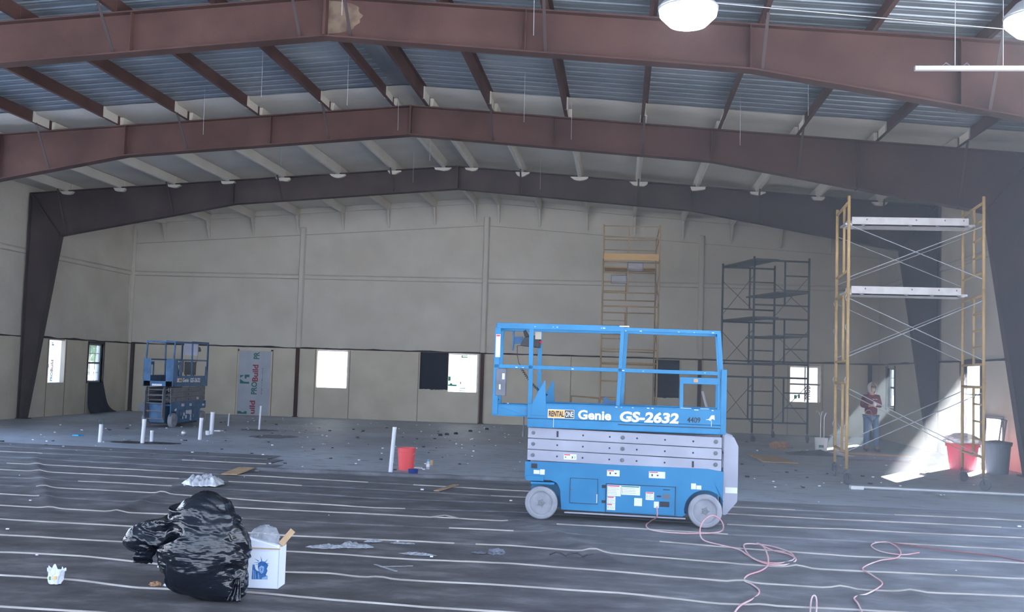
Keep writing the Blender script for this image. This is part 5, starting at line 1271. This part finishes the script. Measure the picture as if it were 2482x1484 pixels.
# ------------------------------------------------------------------ things hanging from the roof
t = empty('strip_light', (7.72, 12.0, 5.255), 'long white strip hung on two rods under the roof, upper right', 'strip light')
MB().box(0, 2.4, -0.03, 0.03, 0, 0.05).build('housing', mat('dull_white', (0.34, 0.34, 0.36), 0.5), t, bevel=0.004)
for x in (0.44, 0.96, 1.9): MB().tube([(x, 0, 0.05), (x, 0, zr(7.7+x)-5.26)], 0.004, 6).build('hanger_rod', 'zinc', t)
MB().tube([(0.30, 0, 0.052), (0.34, 0, 0.09), (0.40, 0, 0.052)], 0.006, 6).build('clip', 'dgrey', t); MB().tube([(0.52, 0, 0.052), (0.57, 0, 0.09), (0.60, 0, 0.052)], 0.006, 6).build('clip', 'dgrey', t)
tag(MB().tube([(4.0, 13.9, 6.90), (9.7, 14.3, 6.48), (12.4, 14.5, 6.30)], 0.007, 6).build('brace_cable', 'zinc'), 'thin bright brace cable across the right-hand roof before the nearest frame', 'cable')
tag(MB().tube([(-6.5, 13.2, 6.52), (0.2, 13.6, 7.08)], 0.007, 6).build('brace_cable', 'zinc'), 'thin bright brace cable across the left-hand roof before the nearest frame', 'cable')
wires = [(0.6, 13.6), (3.2, 13.9), (-1.9, 17.5), (-0.6, 18.4), (-0.2, 20.9), (2.6, 19.0), (3.4, 20.6), (-3.9, 19.8), (-0.1, 24.0), (-1.0, 26.5), (2.3, 26.8), (-3.5, 23.4), (6.6, 19.5), (7.4, 17.0)]
for i, (x, y) in enumerate(wires):
    L = 0.75 if y < 20 else 0.65
    tag(MB().tube([(x, y, zr(x)-0.01), (x+0.01, y, zr(x)-0.2-L)], 0.0035, 5).build('hanging_wire', 'zinc'), 'thin straight wire hanging down from the roof', 'wire', 'thin wires hanging from the roof')

lmp = bpy.data.materials.new('lamp_lens'); lmp.use_nodes = True
lb = lmp.node_tree.nodes['Principled BSDF']; lb.inputs['Base Color'].default_value = (1, 1, 1, 1); lb.inputs['Emission Color'].default_value = (0.93, 0.96, 1.0, 1); lb.inputs['Emission Strength'].default_value = 14
for x, y, z, lab in ((5.12, 11.0, 5.45, 'lamp put in for the white glare blob above the large blue lift, cut by the top edge'), (8.66, 11.0, 5.34, 'lamp put in for the white glare blob in the top right corner')):
    t = empty('glare_lamp', (x, y, z), lab, 'lamp')  # glowing lamp shape added to stand in for a white glare blob
    MB().lathe([(0.001, 0.0), (0.20, 0.0), (0.30, 0.10), (0.31, 0.17)], (0, 0, 0), 32).build('lens', lmp, t, smooth=True)
    MB().lathe([(0.315, 0.16), (0.32, 0.19), (0.20, 0.32), (0.10, 0.38), (0.10, 0.55), (0.001, 0.56)], (0, 0, 0), 32).build('housing', 'alu', t, smooth=True)
    MB().tube([(0, 0, 0.55), (0, 0, zr(x)-z)], 0.006, 6).build('hanger_rod', 'zinc', t)

# ------------------------------------------------------------------ person
def skin_body(name, verts, edges, m, parent, sub=2, root=0, cut=None):
    me = bpy.data.meshes.new(name+'_src'); me.from_pydata([v[:3] for v in verts], edges, [])
    o = bpy.data.objects.new(name+'_src', me); C.objects.link(o)
    o.modifiers.new('s', 'SKIN'); sv = me.skin_vertices[0].data
    for i, v in enumerate(verts):
        r = v[3]; sv[i].radius = r if isinstance(r, tuple) else (r, r); sv[i].use_root = (i == root)
    ss = o.modifiers.new('ss', 'SUBSURF'); ss.levels = sub; ss.render_levels = sub
    dg = bpy.context.evaluated_depsgraph_get(); dg.update()
    nm = bpy.data.meshes.new_from_object(o.evaluated_get(dg)); bpy.data.objects.remove(o); bpy.data.meshes.remove(me)
    nm.name = name; nm.materials.clear(); nm.materials.append(M[m])
    for p in nm.polygons: p.use_smooth = True
    r = bpy.data.objects.new(name, nm); C.objects.link(r); r.parent = parent; return r
pr = empty('person', (10.80, 27.2, 0.0), 'person in a maroon shirt, blue jeans and white hood standing behind the yellow tower', 'person', math.radians(8))
# facing -y; x to the right of the picture
bv = [(0, 0, 0.93, (0.12, 0.08)), (0, 0.0, 1.08, (0.105, 0.075)), (0, 0.0, 1.25, (0.12, 0.085)), (0, 0.0, 1.36, (0.10, 0.07)), (0, -0.01, 1.45, 0.055), (0.01, -0.02, 1.51, 0.058), (0.015, -0.035, 1.60, 0.088), (0.015, -0.02, 1.665, 0.062),
      (-0.17, 0, 1.35, 0.045), (-0.24, 0.02, 1.12, 0.040), (-0.10, -0.22, 1.14, 0.030), (0.17, 0, 1.35, 0.045), (0.23, 0.0, 1.12, 0.040), (0.09, -0.22, 1.18, 0.030),
      (-0.095, 0, 0.86, 0.085), (-0.115, -0.01, 0.47, 0.058), (-0.12, 0.02, 0.10, 0.040), (-0.125, -0.13, 0.045, 0.035),
      (0.095, 0, 0.86, 0.085), (0.125, -0.02, 0.47, 0.058), (0.14, 0.02, 0.10, 0.040), (0.16, -0.12, 0.045, 0.035),
      (0.02, -0.125, 1.585, 0.016)]
be = [(0, 1), (1, 2), (2, 3), (3, 4), (4, 5), (5, 6), (6, 7), (3, 8), (8, 9), (9, 10), (3, 11), (11, 12), (12, 13), (0, 14), (14, 15), (15, 16), (16, 17), (0, 18), (18, 19), (19, 20), (20, 21), (6, 22)]
def add_hand(wi, d, side):
    n = len(bv); w0 = V(bv[wi][:3]); pc = w0+V(d)*0.05
    bv.append((*pc, 0.026)); be.append((wi, n))
    for k in range(4):
        b = pc+V(d)*0.035+V((0, 0.0, 0.024-0.016*k)); L = (0.028, 0.034, 0.032, 0.024)[k]
        m_ = b+V(d)*L; e_ = m_+V((side*0.016, 0.012, -0.008))
        j = len(bv); bv.extend([(*b, 0.0095), (*m_, 0.0085), (*e_, 0.007)]); be.extend([(n, j), (j, j+1), (j+1, j+2)])
    j = len(bv); tb_ = pc+V((0, -0.01, 0.03)); bv.extend([(*tb_, 0.010), (*(tb_+V(d)*0.03+V((0, 0, 0.012))), 0.008)]); be.extend([(n, j), (j, j+1)])
add_hand(10, V((0.75, -0.55, 0.25)).normalized(), 1); add_hand(13, V((-0.75, -0.6, 0.1)).normalized(), -1)
skin_body('body', bv, be, 'skin', pr)
sv_ = [(0, 0, 0.88, (0.175, 0.13)), (0, 0, 1.05, (0.165, 0.13)), (0, 0, 1.25, (0.185, 0.14)), (0, 0, 1.37, (0.165, 0.12)), (0, -0.005, 1.445, 0.085),
       (-0.17, 0, 1.365, 0.072), (-0.235, 0.02, 1.13, 0.060), (-0.12, -0.19, 1.135, 0.042), (0.17, 0, 1.365, 0.072), (0.228, 0.0, 1.13, 0.060), (0.11, -0.19, 1.17, 0.042)]
shirt = skin_body('shirt', sv_, [(0, 1), (1, 2), (2, 3), (3, 4), (3, 5), (5, 6), (6, 7), (3, 8), (8, 9), (9, 10)], 'maroon', pr)
text('VISION', (-0.03, -0.155, 1.285), (1, 0, 0), (0, 0, 1), 0.14, 0.028, 'decal', shirt, 'lettering', 0.02) if False else MB().box(-0.02, 0.04, -0.146, -0.140, 1.30, 1.318).box(0.055, 0.11, -0.146, -0.140, 1.30, 1.318).build('chest_print', 'decal', shirt)
jv = [(0, 0, 0.93, (0.152, 0.115)), (-0.095, 0, 0.84, 0.102), (-0.115, -0.01, 0.47, 0.078), (-0.12, 0.015, 0.09, 0.068), (0.095, 0, 0.84, 0.102), (0.125, -0.02, 0.47, 0.078), (0.14, 0.015, 0.09, 0.068)]
skin_body('jeans', jv, [(0, 1), (1, 2), (2, 3), (0, 4), (4, 5), (5, 6)], 'jean', pr)
for x, a in ((-0.12, 0), (0.145, 0.02)):
    skin_body('boot', [(x, 0.03, 0.13, 0.055), (x, 0.02, 0.055, 0.052), (x+a, -0.06, 0.045, (0.045, 0.05)), (x+a*1.5, -0.15, 0.040, (0.036, 0.045))], [(0, 1), (1, 2), (2, 3)], 'boot', pr)
hd = MB()
def fn(a, b):
    th = -PI/2+0.72+(2*PI-1.44)*a; ph = PI*(0.02+0.90*b); q = V((math.cos(th)*math.sin(ph), math.sin(th)*math.sin(ph), math.cos(ph)))
    return (0.015+0.108*q.x, -0.02+0.122*q.y, 1.595+0.145*q.z*(1 if q.z > 0 else 1.15))
hd.grid(30, 20, fn).build('hood', 'hood', pr, smooth=True, solid=0.006)
MB().lathe([(0.001, -0.045), (0.03, -0.04), (0.048, 0.0), (0.05, 0.02)], (0.02, -0.115, 1.545), 18, 'y').build('dust_mask', 'hood', pr, smooth=True)
MB().box(-0.05, 0.085, -0.135, -0.105, 1.605, 1.635).build('glasses', 'goggle', pr, bevel=0.008)
tag(MB().lathe([(0.001, 0), (0.034, 0), (0.042, 0.10), (0.001, 0.10)], (0, 0, 0), 16).build('white_cup', 'white'), 'white cup held in both hands by the standing person', 'cup').location = (10.83, 26.925, 1.14)
tag(MB().tube([(10.66+0.0, 27.04, 0.86)]+[(10.70+0.08*math.cos(a), 27.03, 0.95+0.09*math.sin(a)) for a in [PI-PI*i/10 for i in range(11)]]+[(10.79, 27.03, 0.70)], 0.008, 6).build('hose_loop', 'cord', smooth=True), 'pale hose loop hanging at the waist of the standing person', 'hose')

# ------------------------------------------------------------------ outside
def tree(x, y, h, r, lab):
    t = empty('tree', (x, y, 0), lab, 'tree')
    MB().tube([(0, 0, -0.04), (0.1, 0, h*0.35), (0, 0.1, h*0.7)], [0.18, 0.13, 0.06], 8).build('trunk', 'bark', t)
    blob(lambda d: [q*(1+0.45*fbm(d*3+V((x, y, 0)), 5)) for q in (r, r, h*0.42)], 60, 40, (0, 0, h*0.62), 0.5).build('crown', 'tree', t)
tree(-31.5, 64, 9.5, 5.0, 'green tree outside, seen through the sash window on the left wall')

# ------------------------------------------------------------------ haze volume added to imitate lens glare
hm = bpy.data.materials.new('glare_haze'); hm.use_nodes = True; n_ = hm.node_tree.nodes; n_.clear()
o_ = n_.new('ShaderNodeOutputMaterial'); v_ = n_.new('ShaderNodeVolumeScatter')
tc_ = n_.new('ShaderNodeTexCoord'); sp_ = n_.new('ShaderNodeSeparateXYZ'); mr_ = n_.new('ShaderNodeMapRange')   # haze thickened to the right, where the glare veil is strongest
mr_.interpolation_type = 'SMOOTHSTEP'
for i_, q_ in ((1, 0.5), (2, 14.0), (3, 0.0014), (4, 0.042)): mr_.inputs[i_].default_value = q_
hm.node_tree.links.new(tc_.outputs['Object'], sp_.inputs[0]); hm.node_tree.links.new(sp_.outputs['X'], mr_.inputs[0]); hm.node_tree.links.new(mr_.outputs[0], v_.inputs['Density'])
v_.inputs['Color'].default_value = (0.78, 0.87, 1.0, 1); v_.inputs['Anisotropy'].default_value = 0.3
hm.node_tree.links.new(v_.outputs[0], o_.inputs['Volume'])
hz_ = MB().box(XL+0.2, XR-0.15, 5.5, YB-0.2, 0.03, 6.2).build('glare_haze', hm); hz_['kind'] = 'stuff'; hz_['label'] = 'thin bluish haze volume added for the lens glare'
